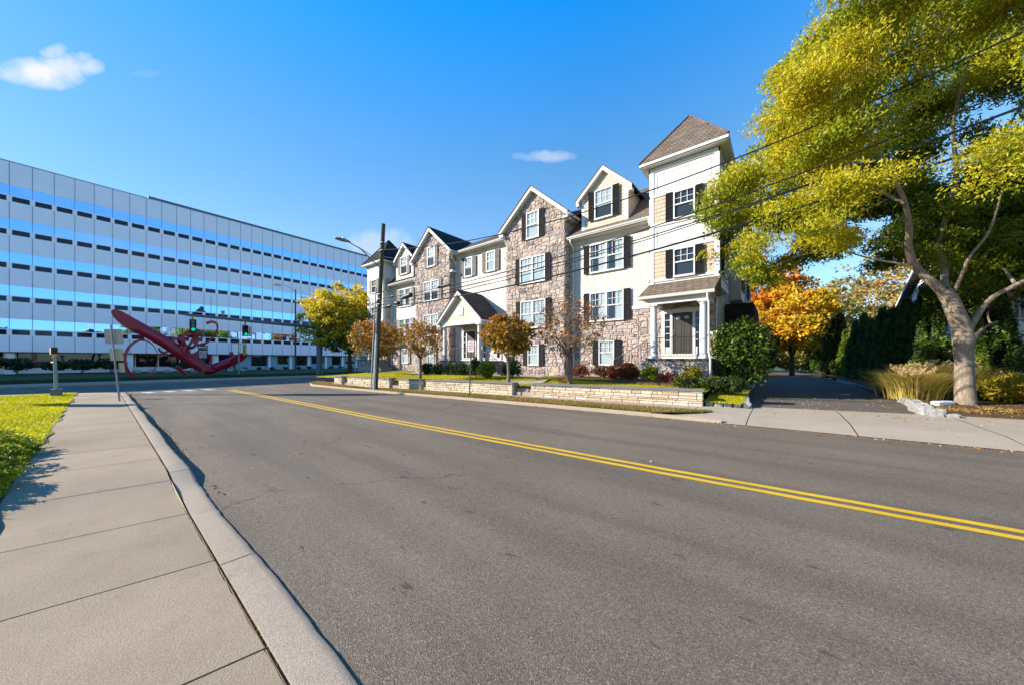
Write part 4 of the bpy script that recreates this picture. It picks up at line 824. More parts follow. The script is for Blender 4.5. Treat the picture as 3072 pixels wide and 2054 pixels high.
v = MB(); n = 14; arc = [(PX - .26, 4.75)] + [(PX + .26 * -math.cos(math.pi * i / n), 5.05 + .26 * math.sin(math.pi * i / n)) for i in range(n + 1)] + [(PX + .26, 4.75)]
out = [(PX - .33, 4.69)] + [(PX + .33 * -math.cos(math.pi * i / n), 5.05 + .33 * math.sin(math.pi * i / n)) for i in range(n + 1)] + [(PX + .33, 4.69)]
v.prism([(x, PY - .03, z) for x, z in out], (0, -.03, 0)); vt = obj('gable_vent', v, 'white_trim', apt)
v = MB()
for k in range(9):
    z = 4.78 + k * .055; hw_ = .25 if z < 5.05 else math.sqrt(max(0, .0625 - (z - 5.05) ** 2))
    if hw_ > .03: v.q([(PX - hw_, PY - .085, z), (PX + hw_, PY - .085, z), (PX + hw_, PY - .065, z + .05), (PX - hw_, PY - .065, z + .05)])
obj('louvre', v, 'white_vinyl', vt)
tr = MB(); dx = PH + .22; sl = 1.85 / PH; yf = PY - .30
for s_ in (-1, 1):
    tr.prism([(PX, yf, 6.38), (PX + s_ * dx, yf, 6.38 - sl * dx), (PX + s_ * dx, yf, 6.17 - sl * dx), (PX, yf, 6.15)], (0, .05, 0)); tr.prism([(PX, yf + .05, 6.18), (PX + s_ * dx, yf + .05, 6.18 - sl * dx), (PX + s_ * dx, yf + .05, 6.15 - sl * dx), (PX, yf + .05, 6.15)], (0, .28, 0))
    xe = PX + s_ * dx; tr.box(min(xe, xe - s_ * .32), yf + .004, 6.02 - sl * dx, max(xe, xe - s_ * .32), yf + .4, 6.16 - sl * dx); tr.box(min(xe, xe + s_ * .09), yf + .05, 6.18 - sl * dx, max(xe, xe + s_ * .09), 17.7, 6.29 - sl * dx)
obj('portico_rake', tr, 'white_trim', apt)
r_ = MB()
for s_ in (-1, 1): r_.prism([(PX, yf - .03, 6.46), (PX + s_ * (dx + .05), yf - .03, 6.46 - sl * (dx + .05)), (PX + s_ * (dx + .05), yf - .03, 6.38 - sl * (dx + .05)), (PX, yf - .03, 6.38)], (0, 2.4, 0))
obj('portico_roof', r_, 'shingle_dark', apt)
f = front(S_)
for c in (-18.35, -16.25):
    d0 = MB()
    for p in (-.95, .82): bx(d0, f, c + p, c + p + .13, 1.6, 3.95, 0, .085)
    for p in (-.55, .45): bx(d0, f, c + p - .0, c + p + .1, 1.8, 3.8, 0, .084)
    bx(d0, f, c - .95, c + .95, 3.8, 3.95, 0, .09); bx(d0, f, c - .95, c + .95, 1.6, 1.8, 0, .09); ds = obj('door_surround', d0, 'white_trim', apt)
    for p0, p1 in ((-.82, -.55), (.55, .82)):
        s = MB(); bx(s, f, c + p0, c + p1, 1.8, 3.8, .03, .04); obj('sidelight', s, 'glass_dark', ds)
        s = MB(); [bx(s, f, c + p0, c + p1, 1.8 + .4 * k - .013, 1.8 + .4 * k + .013, .04, .06) for k in range(1, 5)]; obj('glazing_bar', s, 'white_vinyl', ds)
    dd = MB(); bx(dd, f, c - .45, c + .45, 1.8, 3.8, 0, .04); bx(dd, f, c - .25, c + .38, 2.0, 3.65, .04, .055); dr = obj('door', dd, 'door_charcoal' if c < -17 else 'white_vinyl', apt)
    h_ = MB(); h_.tube([(c - .38, S_ - .04, 2.75), (c - .38, S_ - .1, 2.75)], .03, 8); obj('handle', h_, 'brass', dr)
def railc(p, q, n, h=.88):
    m_ = MB(); p, q = Vector(p), Vector(q); m_.tube([p + Vector((0, 0, h)), q + Vector((0, 0, h))], .018, 6); m_.tube([p + Vector((0, 0, .1)), q + Vector((0, 0, .1))], .011, 6)
    for i in range(n + 1): c = p.lerp(q, i / n); m_.tube([c + Vector((0, 0, 0)), c + Vector((0, 0, h))], .016 if i in (0, n) else .009, 5)
    obj('railing', m_, 'black_iron', apt)
railc((PX - 1.58, PY, 1.6), (PX + 1.58, PY, 1.6), 26); railc((PX + 2.05, PY + .1, 1.6), (PX + 2.05, 17.2, 1.6), 12); railc((PX - 2.1, PY + .1, 1.55), (PX - 3.5, PY + .1, .75), 10); railc((PX + 2.1, PY + .0, 1.55), (PX + 3.4, PY + .0, .75), 10)
s = MB()
for k in range(6): s.box(PX - 2.1 - .26 * (k + 1), PY + .1, .6, PX - 2.1 - .26 * k, 17.1, 1.5 - .15 * k); s.box(PX + 2.1 + .26 * k, PY, .6, PX + 2.1 + .26 * (k + 1), 17.1, 1.5 - .15 * k)
obj('portico_steps', s, 'coping', apt)
# coach lamp on gable 1 and alarm box
l = MB(); l.tube([(-11.15, 17.12, 2.45), (-11.15, 16.95, 2.5), (-11.12, 16.85, 2.42), (-11.1, 16.82, 2.3)], .03, 8); obj('wall_lamp', l, 'black_iron', apt)

# low dark mansard wing behind the tower
wg = root_of('side_annex', (-1.8, 21.5, 0), 0, 'low black shingled mansard wing peeking out right of the corner tower', 'annex')
w = MB(); w.box(-2.24, 20.1, .1, -1.2, 24.5, 2.6); obj('wall', w, 'siding_cream', wg)
r_ = MB(); r_.hexa([(-2.24, 19.9, 2.6), (-.95, 19.9, 2.6), (-.95, 24.8, 2.6), (-2.24, 24.8, 2.6)], [(-2.24, 20.1, 4.45), (-1.08, 20.1, 4.45), (-1.08, 24.6, 4.45), (-2.24, 24.6, 4.45)])
for k in range(13):
    z = 2.62 + k * .14; o_ = .2 * (1 - (z - 2.6) / 1.85); r_.box(-2.24, 20.1 - o_ - .03, z, -1.08 + .13 * o_ / .2 * 1 + .01, 20.12 - o_, z + .125)
obj('mansard_roof', r_, 'shingle_black_shaded', wg)
# ================================================================ OFFICE BUILDING (local x along the facade, front at y = 0)
OB_LOC, OB_RZ = (-65.6, -6.8, 0), math.atan2(.998, -.054)
off = root_of('office_building', OB_LOC, OB_RZ, 'long five-storey office block with white panels and mirrored blue glass bands behind the red sculpture', 'building')
Mod = 1.45; k0, k1 = -40, 41; sx = lambda k: .56 + Mod * k
A, B_ = sx(k0), sx(k1)
c = MB(); c.box(A, .12, 2.62, B_, 24, 23.1); obj('core', c, 'fascia_dark', off, local=True)
def spandrel(z0, z1):
    sp = MB()
    for k in range(k0, k1): a, b = sx(k) + .012, sx(k + 1) - .012; sp.box(a, .0, z0, b, .14, z1)
    obj('white_panels', sp, 'panel_white', off, local=True)
for z0, z1 in [(2.57, 4.35)] + [(4.35 + 3.65 * k + 1.8, 4.35 + 3.65 * (k + 1)) for k in range(4)] + [(20.75, 23.3)]: spandrel(z0, z1)
bk = MB()
for r in range(5):
    z = 4.35 + 3.65 * r
    for k in range(k0, k1 + 1): bk.box(sx(k) - .17, -.004, z, sx(k) + .17, .12, z + .65)
    bk.box(A, .0, z + .6, B_, .118, z + .70); bk.box(A, .002, z - .04, B_, .117, z + .05)
obj('window_piers', bk, 'panel_white', off, local=True)
for r in range(5):
    z = 4.35 + 3.65 * r; g_ = MB()
    for k in range(k0, k1):
        a, b = sx(k) + .014, sx(k + 1) - .014; t1, t2 = rnd.uniform(-.0045, .0045), rnd.uniform(-.0035, .0035); yf = lambda u, v: .03 + t1 * (u - .5) + t2 * (v - .5)
        g_.hexa([(a, yf(0, 0), z + .70), (b, yf(1, 0), z + .70), (b, .10, z + .70), (a, .10, z + .70)], [(a, yf(0, 1), z + 1.8), (b, yf(1, 1), z + 1.8), (b, .10, z + 1.8), (a, .10, z + 1.8)])
    obj('glass_band', g_, 'glass_mirror', off, local=True)
rest = MB()
for r in range(5):
    z = 4.35 + 3.65 * r
    for k in range(k0, k1):
        m_ = MB() if -1 <= k < 19 else rest; m_.box(sx(k) + .17, .05, z + .05, sx(k + 1) - .17, .10, z + .60)
        if m_ is not rest: obj('window', m_, 'glass_strip', off, local=True)
o = obj('more_windows', rest, 'glass_strip', off, local=True); o['kind'] = 'stuff'
mu = MB()
for k in range(k0, k1 + 1): mu.box(sx(k) - .024, -.02, 2.57, sx(k) + .024, .03, 4.35); [mu.box(sx(k) - .024, -.02, 4.35 + 3.65 * r + .7, sx(k) + .024, .03, 4.35 + 3.65 * (r + 1) if r < 4 else 23.3) for r in range(5)]
obj('mullions', mu, 'mullion', off, local=True)
e = MB(); e.box(A - .03, -.03, 23.3, B_, .3, 23.4); e.box(A, .3, 23.0, B_, 24, 23.32); obj('parapet', e, 'mullion', off, local=True)
e = MB(); e.box(10.95, .5, 23.3, 42.5, 20, 23.85); obj('roof_screen', e, 'fascia_dark', off, local=True)
for x in (26.3,): e = MB(); e.tube([(x, 1, 23.8), (x, 1, 24.5)], .05, 6); obj('vent_pipe', e, 'fascia_dark', off, local=True)
e = MB(); e.box(A, .12, 2.5, B_, 22, 2.62); obj('soffit', e, 'fascia_dark', off, local=True)
# recessed ground floor
e = MB(); e.box(A, 2.6, .1, 22, 2.7, 2.5); obj('ground_glazing', e, 'glass_dark', off, local=True)
e = MB(); x = A
while x < 22: e.box(x - .05, 2.5, .1, x + .05, 2.62, 2.5); x += 2.175 
e.box(A, 2.45, .1, 22, 2.58, .75); obj('glazing_frame', e, 'panel_white', off, local=True)
for i in range(-6, 3): e = MB(); e.lathe((.56 + 8.7 * i + (0 if i else 0), .9, .1), [(.42, 0), (.42, 2.42)], 24); obj('round_column', e, 'panel_white', off, local=True)
e = MB(); e.box(20.5, .8, .1, B_, 6, 2.5); obj('ground_wall', e, 'panel_teal', off, local=True)
x = 22.5; i = 0
while x < B_ - 3:
    w_ = (2.1, 1.6, 1.9)[i % 3]; e = MB(); e.box(x, .74, .75 + (.25 if i % 2 else 0), x + w_, .80, 2.4); obj('ground_window', e, 'glass_dark', off, local=True)
    e = MB(); e.box(x + w_ + .2, .55, .1, x + w_ + .5, .80, 2.5); obj('pier', e, 'panel_white', off, local=True); x += w_ + (1.6, 1.1, .9)[i % 3]; i += 1
# planting in front of the office
def to_world(s_, n_): n = Vector((.9985, .054)); e_ = Vector((-.054, .998)); p = Vector(OB_LOC[:2]) + e_ * s_ + n * n_; return p.x, p.y
def bush(name, c, r, n, size, mat, label, cat='shrub', group=None, stem=True, tone=(0, 1), shell=.6, elong=1.6, stem_mat='twig', clumps=14, bot=-.6):
    """irregular shrub: several clumps of leaves round a few woody stems"""
    rt = root_of(name, (c[0], c[1], c[2]), 0, label, cat, group); P = []; Tn = []; rr = np.array(r); base = Vector(c); tips = []
    for k in range(clumps):
        v = Vector((rnd.gauss(0, 1), rnd.gauss(0, 1), rnd.gauss(0, 1))).normalized() * rnd.uniform(.45, .68)
        if v.z < bot: v.z = bot
        cc = Vector((v.x * r[0], v.y * r[1], v.z * r[2] + r[2])); q = ball(n // clumps, 1, shell) * rr * rnd.uniform(.34, .50); P.append(q + np.array(base + cc)); tips.append(base + cc)
        Tn.append(np.full(len(q), rnd.uniform(*tone)) + rs.uniform(-.2, .2, len(q)))
    P = np.concatenate(P); Tn = np.concatenate(Tn); k = P[:, 2] > c[2] + .02; leaves('foliage', P[k], size, Tn[k], mat, rt, elong)
    if stem:
        m_ = MB()
        for t in tips[:7]: m_.tube([base + Vector((rnd.uniform(-.06, .06), rnd.uniform(-.06, .06), 0)), base.lerp(t, .5) + Vector((rnd.uniform(-.05, .05), rnd.uniform(-.05, .05), 0)), t], [.03 * max(.6, r[2]), .02 * max(.6, r[2]), .008], 5)
        obj('stem', m_, stem_mat, rt)
    return rt
for i, (s_, n_, r, lb) in enumerate([(-3.2, 3.4, 1.5, 'wide dark shrub under the office overhang at the far left edge'), (1.2, 3.2, 1.25, 'dark multi-stemmed shrub left of the yellow crossing post'), (3.4, 3.4, .9, 'small dark shrub just right of the yellow crossing post base'), (5.3, 3.2, 1.1, 'dark shrub with bare leaning stems between crossing post and leaning sign'), (7.5, 3.2, 1.2, 'dark shrub right beside the leaning sign post'), (13.5, 2.4, .9, 'low grey-green bush behind the red sculpture loop'), (15.5, 2.6, 1.0, 'low dark bush behind the middle of the sculpture')]):
    x, y = to_world(s_, n_); bush('shrub', (x, y, .25), (r * 1.25, r * 1.25, r * .72), 900, .16, 'leaf_dark', lb, group='dark shrubs below the office', bot=-.2)
for i in range(12):
    x, y = to_world(17 + i * 1.9, 1.7); bush('low_hedge_plant', (x, y, .1), (1.0, .45, .28), 260, .10, 'leaf_dark', 'low dark hedge plant along the teal office ground floor, %s from the left' % ORD[i], group='low hedge plants along the office', stem=False, clumps=8)
for i in range(9):
    x, y = to_world(9.5 + i * 1.3, 3.6 + (i % 3) * .4); boulder('garden_rock', (x, y, .22), (.45 + .1 * (i % 3), .35, .26), 300 + i, 'grey garden rock in the bed behind the red sculpture, %s from the left' % ORD[i], 'garden rocks behind the sculpture', cat='rock', mat='granite')

# ================================================================ RED SCULPTURE  (u,v in metres in a plane facing the street corner, w = depth)
sc_c = Vector((-48.1, 5.25, .12)); rd = Vector((-.69, .724, 0)); uu = Vector((.724, .69, 0))      # in (right, depth) axes of the street corner
def c2w(X, Z): return Vector((.777 * X - .629 * Z, .629 * X + .777 * Z, 0))
wv = c2w(rd.x, rd.y)
scu = root_of('sculpture', tuple(sc_c), 0, 'large dark red abstract steel sculpture of crossed tubes and loops on the office lawn', 'sculpture')
K = 34.5 / 1000 / 4.1875
def su(x, y, w=0.):
    a_ = (300 + x / 4.1875 - 1536) / 1000; D = -.69 * -34.0 + .724 * 34.5 + w; t = D / (rd.x * a_ + rd.y); z = 1.6 + (1081 - 900 - y / 4.1875) / 1000 * t
    p = c2w(a_ * t, t); p.z = z; return p
def channel(name, p, q, r, w0=0., w1=0., cut0=0., cut1=0.):
    """closed tube with slanting mitred ends"""
    P, Q = su(*p, w0), su(*q, w1); d = (Q - P).normalized(); a = d.cross(Vector((0, 0, 1))).normalized(); b = a.cross(d).normalized(); n = 28; m_ = MB(); R0 = []
    for (c, cut) in ((P, cut0), (Q, cut1)):
        if not isinstance(cut, tuple): cut = (cut, 0)
        for j in range(n): t = 2 * math.pi * j / n; m_.v.append(tuple(c + a * math.cos(t) * r * .8 + b * math.sin(t) * r + d * r * (math.sin(t) * cut[0] + math.cos(t) * cut[1])))
    for j in range(n): m_.f.append((j, (j + 1) % n, n + (j + 1) % n, n + j)); m_.t.append(0.)
    m_.f.append(tuple(range(n))[::-1]); m_.t.append(0.); m_.f.append(tuple(range(n, 2 * n))); m_.t.append(0.); m_.sm = True; obj(name, m_, 'sculpture_red', scu, angle=30)
channel('main_tube', (335, 262), (860, 548), .54, 0, 0, (-.9, 2.3), 0); channel('main_tube', (840, 540), (1340, 885), .54, 0, .0, 0, (1.2, 0))
channel('cross_tube', (1310, 900), (1740, 735), .47, .9, -.4, 0, (1.0, -1.6)); channel('foot_tube', (960, 830), (1090, 935), .16, -1., -.6)
def loop(name, c, rx, ry, rot, w, band, tilt, t0=0, t1=360, n=56, depth=.5, wt=None):
    """flat steel band bent into an ellipse"""
    m_ = MB(); pr = []
    for i in range(n + 1):
        t = R(t0 + (t1 - t0) * i / n); x, y = rx * math.cos(t), ry * math.sin(t); X_ = x * math.cos(R(rot)) - y * math.sin(R(rot)); Y_ = x * math.sin(R(rot)) + y * math.cos(R(rot))
        nx_, ny_ = math.cos(t) * ry, math.sin(t) * rx; L = math.hypot(nx_, ny_); nx_, ny_ = nx_ / L, ny_ / L; NX, NY = nx_ * math.cos(R(rot)) - ny_ * math.sin(R(rot)), nx_ * math.sin(R(rot)) + ny_ * math.cos(R(rot))
        bw = band * (1 + (wt or 0) * math.cos(t + 2.6)); dw = w + tilt * X_ * K
        for s_, dd in ((-1, -depth / 2), (1, -depth / 2), (1, depth / 2), (-1, depth / 2)): m_.v.append(tuple(su(c[0] + X_ + NX * s_ * bw, c[1] - Y_ - NY * s_ * bw, dw + dd)))
    for i in range(n):
        for j in range(4): m_.f.append((i * 4 + j, i * 4 + (j + 1) % 4, (i + 1) * 4 + (j + 1) % 4, (i + 1) * 4 + j)); m_.t.append(0.)
    if abs(t1 - t0) < 360: m_.f.append((0, 1, 2, 3)); m_.f.append(tuple(n * 4 + j for j in (3, 2, 1, 0))); m_.t += [0., 0.]
    m_.sm = True; obj(name, m_, 'sculpture_red', scu, angle=35)
loop('ring', (520, 738), 205, 236, -12, -.6, 15, .15, wt=.6, depth=.42)
loop('loop', (1330, 420), 98, 182, -46, .4, 17, -.1, -170, 150, wt=.3, depth=.3)
loop('loop', (1130, 500), 92, 100, 10, .0, 19, .4, depth=.3); loop('loop', (1165, 610), 70, 115, -65, -.5, 18, .2, -150, 100, depth=.3); loop('loop', (1100, 530), 40, 92, -40, .3, 17, .5, depth=.3)
loop('loop', (975, 545), 75, 62, 15, -.2, 18, .0, depth=.3); loop('loop', (820, 590), 80, 62, 30, .2, 15, .0, 150, 350, depth=.3); loop('loop', (1295, 755), 100, 88, 0, .7, 16, .3, -70, 170, depth=.25); loop('loop', (1210, 470), 50, 90, -60, .2, 15, 0, 0, 180, depth=.3)
channel('strut', (860, 530), (930, 470), .16, .1, -.1); channel('strut', (1000, 440), (1130, 690), .17, 0, .1); channel('strut', (980, 480), (1060, 600), .2, -.2, .1); channel('foot_plate', (1150, 930), (1240, 930), .14, .2, .2); channel('strut', (1255, 580), (1290, 540), .12, 0, 0)

# ================================================================ UTILITY POLE, WIRES, STREET FURNITURE
up = root_of('utility_pole', (-16.62, 9.05, .1), 0, 'leaning dark wooden utility pole with a lamp arm and conduits in the grass strip', 'utility pole')
top = Vector((-15.80, 9.10, 8.55)); bot = Vector((-16.55, 9.05, .05)); ax = lambda t: bot.lerp(top, t)
obj('pole', MB().tube([ax(t) for t in (0, .1, .3, .6, 1)], [.14, .135, .128, .115, .095], 16), 'pole_wood', up)
for d, r, t1 in ((-.17, .035, .62), (.16, .055, .34), (.05, .03, .30)):
    obj('conduit', MB().tube([ax(0.005) + Vector((d, -.14 if d < .1 else -.12, 0)), ax(t1) + Vector((d * .9, -.14, 0))], r, 10), 'pvc_grey', up)
obj('riser_cable', MB().tube([ax(.30) + Vector((-.14, -.12, 0)), ax(.42) + Vector((-.20, -.12, 0)), ax(.50) + Vector((-.18, -.12, 0)), ax(.54) + Vector((.02, -.15, 0)), ax(.56) + Vector((.22, -.1, 0))], .022, 6), 'orange_cable', up)
arm = MB().tube([ax(.735), (-15.9, 8.6, 6.55), (-15.75, 7.9, 6.95), (-15.65, 7.3, 7.08)], [.03, .028, .026, .024], 8); arm.tube([ax(.77), (-15.86, 8.5, 6.78), (-15.74, 7.8, 7.0)], .016, 6); obj('lamp_arm', arm, 'steel_blue', up)
lh = MB(); n = 12; prof = [(0, .03, .05), (.12, .07, .10), (.3, .085, .15), (.5, .08, .15), (.65, .05, .10), (.70, .01, .03)]
for s_, h_, w_ in prof:
    for j in range(n): t = 2 * math.pi * j / n; lh.v.append((-15.65 + math.cos(t) * w_, 7.35 - s_, 7.10 + math.sin(t) * h_ * (1 if math.sin(t) > 0 else .5)))
for k in range(len(prof) - 1):
    for j in range(n): lh.f.append((k * n + j, k * n + (j + 1) % n, (k + 1) * n + (j + 1) % n, (k + 1) * n + j)); lh.t.append(0.)
lh.f.append(tuple(range(n))); lh.f.append(tuple(range((len(prof) - 1) * n, len(prof) * n))[::-1]); lh.t += [0., 0.]; lh.sm = True; lh.box(-15.68, 7.0, 7.18, -15.62, 7.06, 7.25); obj('lamp_head', lh, 'galvanised', up)
for t in (.52, .55, .58, .84, .885): obj('bracket', MB().tube([ax(t) + Vector((-.12, -.14, 0)), ax(t) + Vector((.22, -.12, 0))], .022, 6), 'wire_light', up)
def wire(name, p, q, sag, r, label, mat='wire', group='overhead wires running along the street'):
    p, q = Vector(p), Vector(q); n = 48; pts = [p.lerp(q, i / n) - Vector((0, 0, 4 * sag * (i / n) * (1 - i / n))) for i in range(n + 1)]
    o = obj(name, MB().tube(pts, r, 6), mat); tag(o, label, 'wire', group); return pts
def wire(name, x0, z0, A, B, r, label, mat='wire', L=37, yo=0.):
    pts = [(x0 + L * i / 60, 9.05 + yo + .1766 * L * i / 60, z0 + A * (L * i / 60) + B * (L * i / 60) ** 2) for i in range(61)]
    o = obj(name, MB().tube(pts, r, 6), mat); tag(o, label, 'wire', 'overhead wires running along the street')
wire('overhead_wire', -15.95, 7.25, -.151, .0112, .019, 'topmost thin wire from the pole crossing both stone gables and the dormer')
pts = [Vector((-15.9, 9.0, 6.9)).lerp(Vector((-16.0, 17.15, 8.6)), i / 20) - Vector((0, 0, i / 20 * (1 - i / 20))) for i in range(21)]
tag(obj('overhead_wire', MB().tube(pts, .012, 6), 'wire_light'), 'short light service wire from the pole to the house front', 'wire', 'overhead wires running along the street')
wire('overhead_wire', -16.05, 4.74, .010, .0064, .018, 'thin wire just above the cable bundle, second below the topmost wire', yo=-.05)
wire('overhead_wire', -16.05, 4.60, .010, .0056, .018, 'thin wire in the middle of the bundle past the third floor windows', yo=-.05)
wire('overhead_wire', -16.1, 4.46, .012, .0060, .015, 'faint thin wire low in the bundle over the tower', yo=.05)
wire('overhead_wire', -16.15, 4.28, .0, .0054, .030, 'thick black cable, lowest of the wires from the pole')
def case(p, l, r, tilt, label):
    p = Vector(p); o = obj('splice_case', MB().tube([p, p + Vector((.06, 0, 0)), p + Vector((.08, 0, 0)), p + Vector((l - .06, 0, tilt)), p + Vector((l, 0, tilt))], [r * .4, r * .7, r, r, r * .45], 12), 'black_plastic'); tag(o, label, 'splice case', 'cable splice cases hanging near the pole')
case((-14.4, 9.3, 4.66), .75, .11, .05, 'biggest black cylinder splice case on the wires right of the pole'); case((-15.6, 9.05, 4.30), .62, .055, .01, 'slim black splice case on the lowest cable beside the pole'); case((-15.4, 9.1, 4.76), .55, .035, .02, 'thin upper splice case close to the pole'); case((-14.9, 9.2, 4.42), .36, .10, -.02, 'square grey splice box under the big cylinder'); case((-12.25, 9.72, 4.92), .9, .045, .05, 'flat oval cable slack loop hung before the centre windows')
# no parking sign
ns = root_of('parking_sign', (-10.42, 10.02, .1), 0, 'small red and white parking sign on a slim leaning grey post in the dry grass', 'sign')
b_, t_ = Vector((-10.45, 10.0, .05)), Vector((-10.32, 10.0, 2.42)); obj('post', MB().box(0, 0, 0, .001, .001, .001).tube([b_, t_], .028, 6), 'green_post', ns)
def panel(name, c, w, h, t, mat, parent, rz=0., rx=0.):
    m_ = MB(); c = Vector(c); u = Vector((math.cos(rz), math.sin(rz), 0)); n = Vector((math.sin(rz), -math.cos(rz), 0)); up_ = Vector((0, 0, 1)) + u * rx; r = min(w, h) * .12; P = []
    for cx, cz, a0 in ((w / 2 - r, -h / 2 + r, -90), (w / 2 - r, h / 2 - r, 0), (-w / 2 + r, h / 2 - r, 90), (-w / 2 + r, -h / 2 + r, 180)):
        for k in range(5): a = R(a0 + 22.5 * k); P.append(c + u * (cx + r * math.cos(a)) + up_ * (cz + r * math.sin(a)))
    m_.prism(P, n * t); return obj(name, m_, mat, parent)
def text(name, s, c, size, mat, parent, rz=0., rx=0., ext=.002):
    cu = bpy.data.curves.new(name, 'FONT'); cu.body = s; cu.size = size; cu.align_x = 'CENTER'; cu.align_y = 'CENTER'; cu.extrude = ext
    to = bpy.data.objects.new(name, cu); C.objects.link(to); bpy.context.view_layer.update(); dg = bpy.context.evaluated_depsgraph_get(); me = bpy.data.meshes.new_from_object(to.evaluated_get(dg)); bpy.data.objects.remove(to)
    me.materials.clear(); me.materials.append(M[mat]); mw = Matrix.Translation(c) @ Matrix.Rotation(rz, 4, 'Z') @ Matrix.Rotation(R(90), 4, 'X'); me.transform(mw); o = bpy.data.objects.new(name, me); C.objects.link(o); o.parent = parent
    top_ = parent
    while top_.parent: top_ = top_.parent
    if parent is top_: o.matrix_parent_inverse = INV[top_.name]
    return o
pl_ = panel('panel', (-10.33, 9.965, 2.20), .31, .46, .006, 'sign_white', ns, .25)
n_ = Vector((math.sin(.25), -math.cos(.25), 0)); pc = Vector((-10.33, 9.965, 2.20)) + n_ * .009
for s_, dz, sz in (('NO', .14, .13), ('PARKING', .03, .065), ('HERE TO', -.06, .05), ('CORNER', -.13, .055)): text('lettering', s_, pc + Vector((0, 0, dz)), sz, 'sign_red', pl_, .25)
# left leaning sign seen from behind
ls = root_of('street_sign', (-18.85, .45, .13), 0, 'leaning steel post with two blank sign backs on the near pavement corner', 'sign')
b_, t_ = Vector((-18.85, .45, .12)), Vector((-19.35, .25, 2.92)); ps = MB().tube([b_, t_], .026, 8); obj('post', ps, 'galvanised', ls)
def backpanel(ctr, w, h, mat, ln, nm='sign_panel'):
    c = b_.lerp(t_, ctr); u = Vector((.777, .629, 0)); v = (t_ - b_).normalized(); n = u.cross(v).normalized(); P = []; r = .04; m_ = MB()
    for cx, cz, a0 in ((w / 2 - r, -h / 2 + r, -90), (w / 2 - r, h / 2 - r, 0), (-w / 2 + r, h / 2 - r, 90), (-w / 2 + r, -h / 2 + r, 180)):
        for k in range(4): a = R(a0 + 30 * k); P.append(c + u * (cx + r * math.cos(a) + ln) + v * (cz + r * math.sin(a)) - n * .05)
    m_.prism(P, n * -.006); obj(nm, m_, mat, ls)
backpanel(.845, .68, .56, 'alu_back', .0); backpanel(.61, .50, .46, 'alu_yellow', .02); backpanel(.44, .22, .36, 'alu_yellow', .16)
# yellow pedestrian signal on the near corner
pp_ = root_of('crossing_post', (-23.6, -1.15, .1), 0, 'pale steel crossing post with a yellow signal head on a concrete foot', 'signal post')
cb = Vector((-23.6, -1.15, 0)); f_ = MB(); f_.hexa([cb + Vector((-.16, -.16, .05)), cb + Vector((.16, -.16, .05)), cb + Vector((.16, .16, .05)), cb + Vector((-.16, .16, .05))], [cb + Vector((-.145, -.14, .42)), cb + Vector((.125, -.14, .42)), cb + Vector((.125, .14, .42)), cb + Vector((-.145, .14, .42))]); obj('footing', f_, 'footing', pp_)
obj('post', MB().tube([cb + Vector((0, 0, .42)), cb + Vector((-.09, -.04, 1.6)), cb + Vector((-.12, -.06, 1.85))], [.062, .05, .046], 16), 'galvanised', pp_)
obj('collar', MB().tube([cb + Vector((-.12, -.06, 1.72)), cb + Vector((-.13, -.06, 1.87))], [.052, .075], 14), 'signal_yellow', pp_)
hd = MB(); hc = cb + Vector((-.13, -.07, 2.0)); u = Vector((.983, .18, 0)).normalized(); n = Vector((.18, -.983, 0)).normalized()
def obox(mb, c, u, n, w, d, h): mb.hexa([c + u * a + n * b + Vector((0, 0, -h / 2)) for a, b in ((-w, -d), (w, -d), (w, d), (-w, d))], [c + u * a + n * b + Vector((0, 0, h / 2)) for a, b in ((-w, -d), (w, -d), (w, d), (-w, d))])
obox(hd, hc, u, n, .085, .09, .28); sh_ = obj('signal_head', hd, 'signal_cream', pp_); v_ = MB(); obox(v_, hc + u * .105 + Vector((0, 0, .02)), u, n, .022, .085, .27); obj('visor', v_, 'black_plastic', sh_)
obj('push_button', MB().tube([cb + Vector((-.18, -.12, 1.52)), cb + Vector((-.09, -.06, 1.52))], .04, 10), 'signal_yellow', pp_)
# traffic signal mast over the cross street
tm = root_of('traffic_signal', (-38.8, 14.9, .1), 0, 'thick blue-grey signal mast whose long arm carries two green traffic lights', 'traffic signal')
obj('mast', MB().tube([(-38.8, 14.9, .1), (-38.8, 14.9, 6.0)], [.31, .27], 20), 'steel_blue', tm)
obj('mast_arm', MB().tube([(-38.8, 14.9, 5.1), (-38.8, 11.5, 5.22), (-38.8, 8.0, 5.32), (-38.8, 4.5, 5.42)], [.19, .16, .13, .10], 14), 'steel_blue', tm)
def light(y, z):
    m_ = MB(); m_.box(-38.95, y - .2, z - 1.0, -38.65, y + .2, z); tl = obj('traffic_light', m_, 'black_plastic', tm)
    obj('hanger', MB().tube([(-38.8, y, z), (-38.8, y, z + .3)], .07, 8), 'signal_yellow', tl)
    for k in range(3):
        zz = z - .17 - .33 * k; v_ = MB(); n = 12; R0 = .15
        for xx in (-38.65, -38.40):
            for j in range(n + 1): t = R(-40 + 260 * j / n); v_.v.append((xx, y + R0 * math.cos(t), zz + R0 * math.sin(t)))
        for j in range(n): v_.f.append((j, j + 1, n + 2 + j, n + 1 + j)); v_.t.append(0.)
        obj('visor', v_, 'black_plastic', tl); l_ = MB(); l_.tube([(-38.66, y, zz), (-38.63, y, zz)], .13, 14); obj('lens', l_, 'green_lens' if k == 2 else 'glass_dark', tl)
light(4.95, 5.05); light(8.5, 4.85)
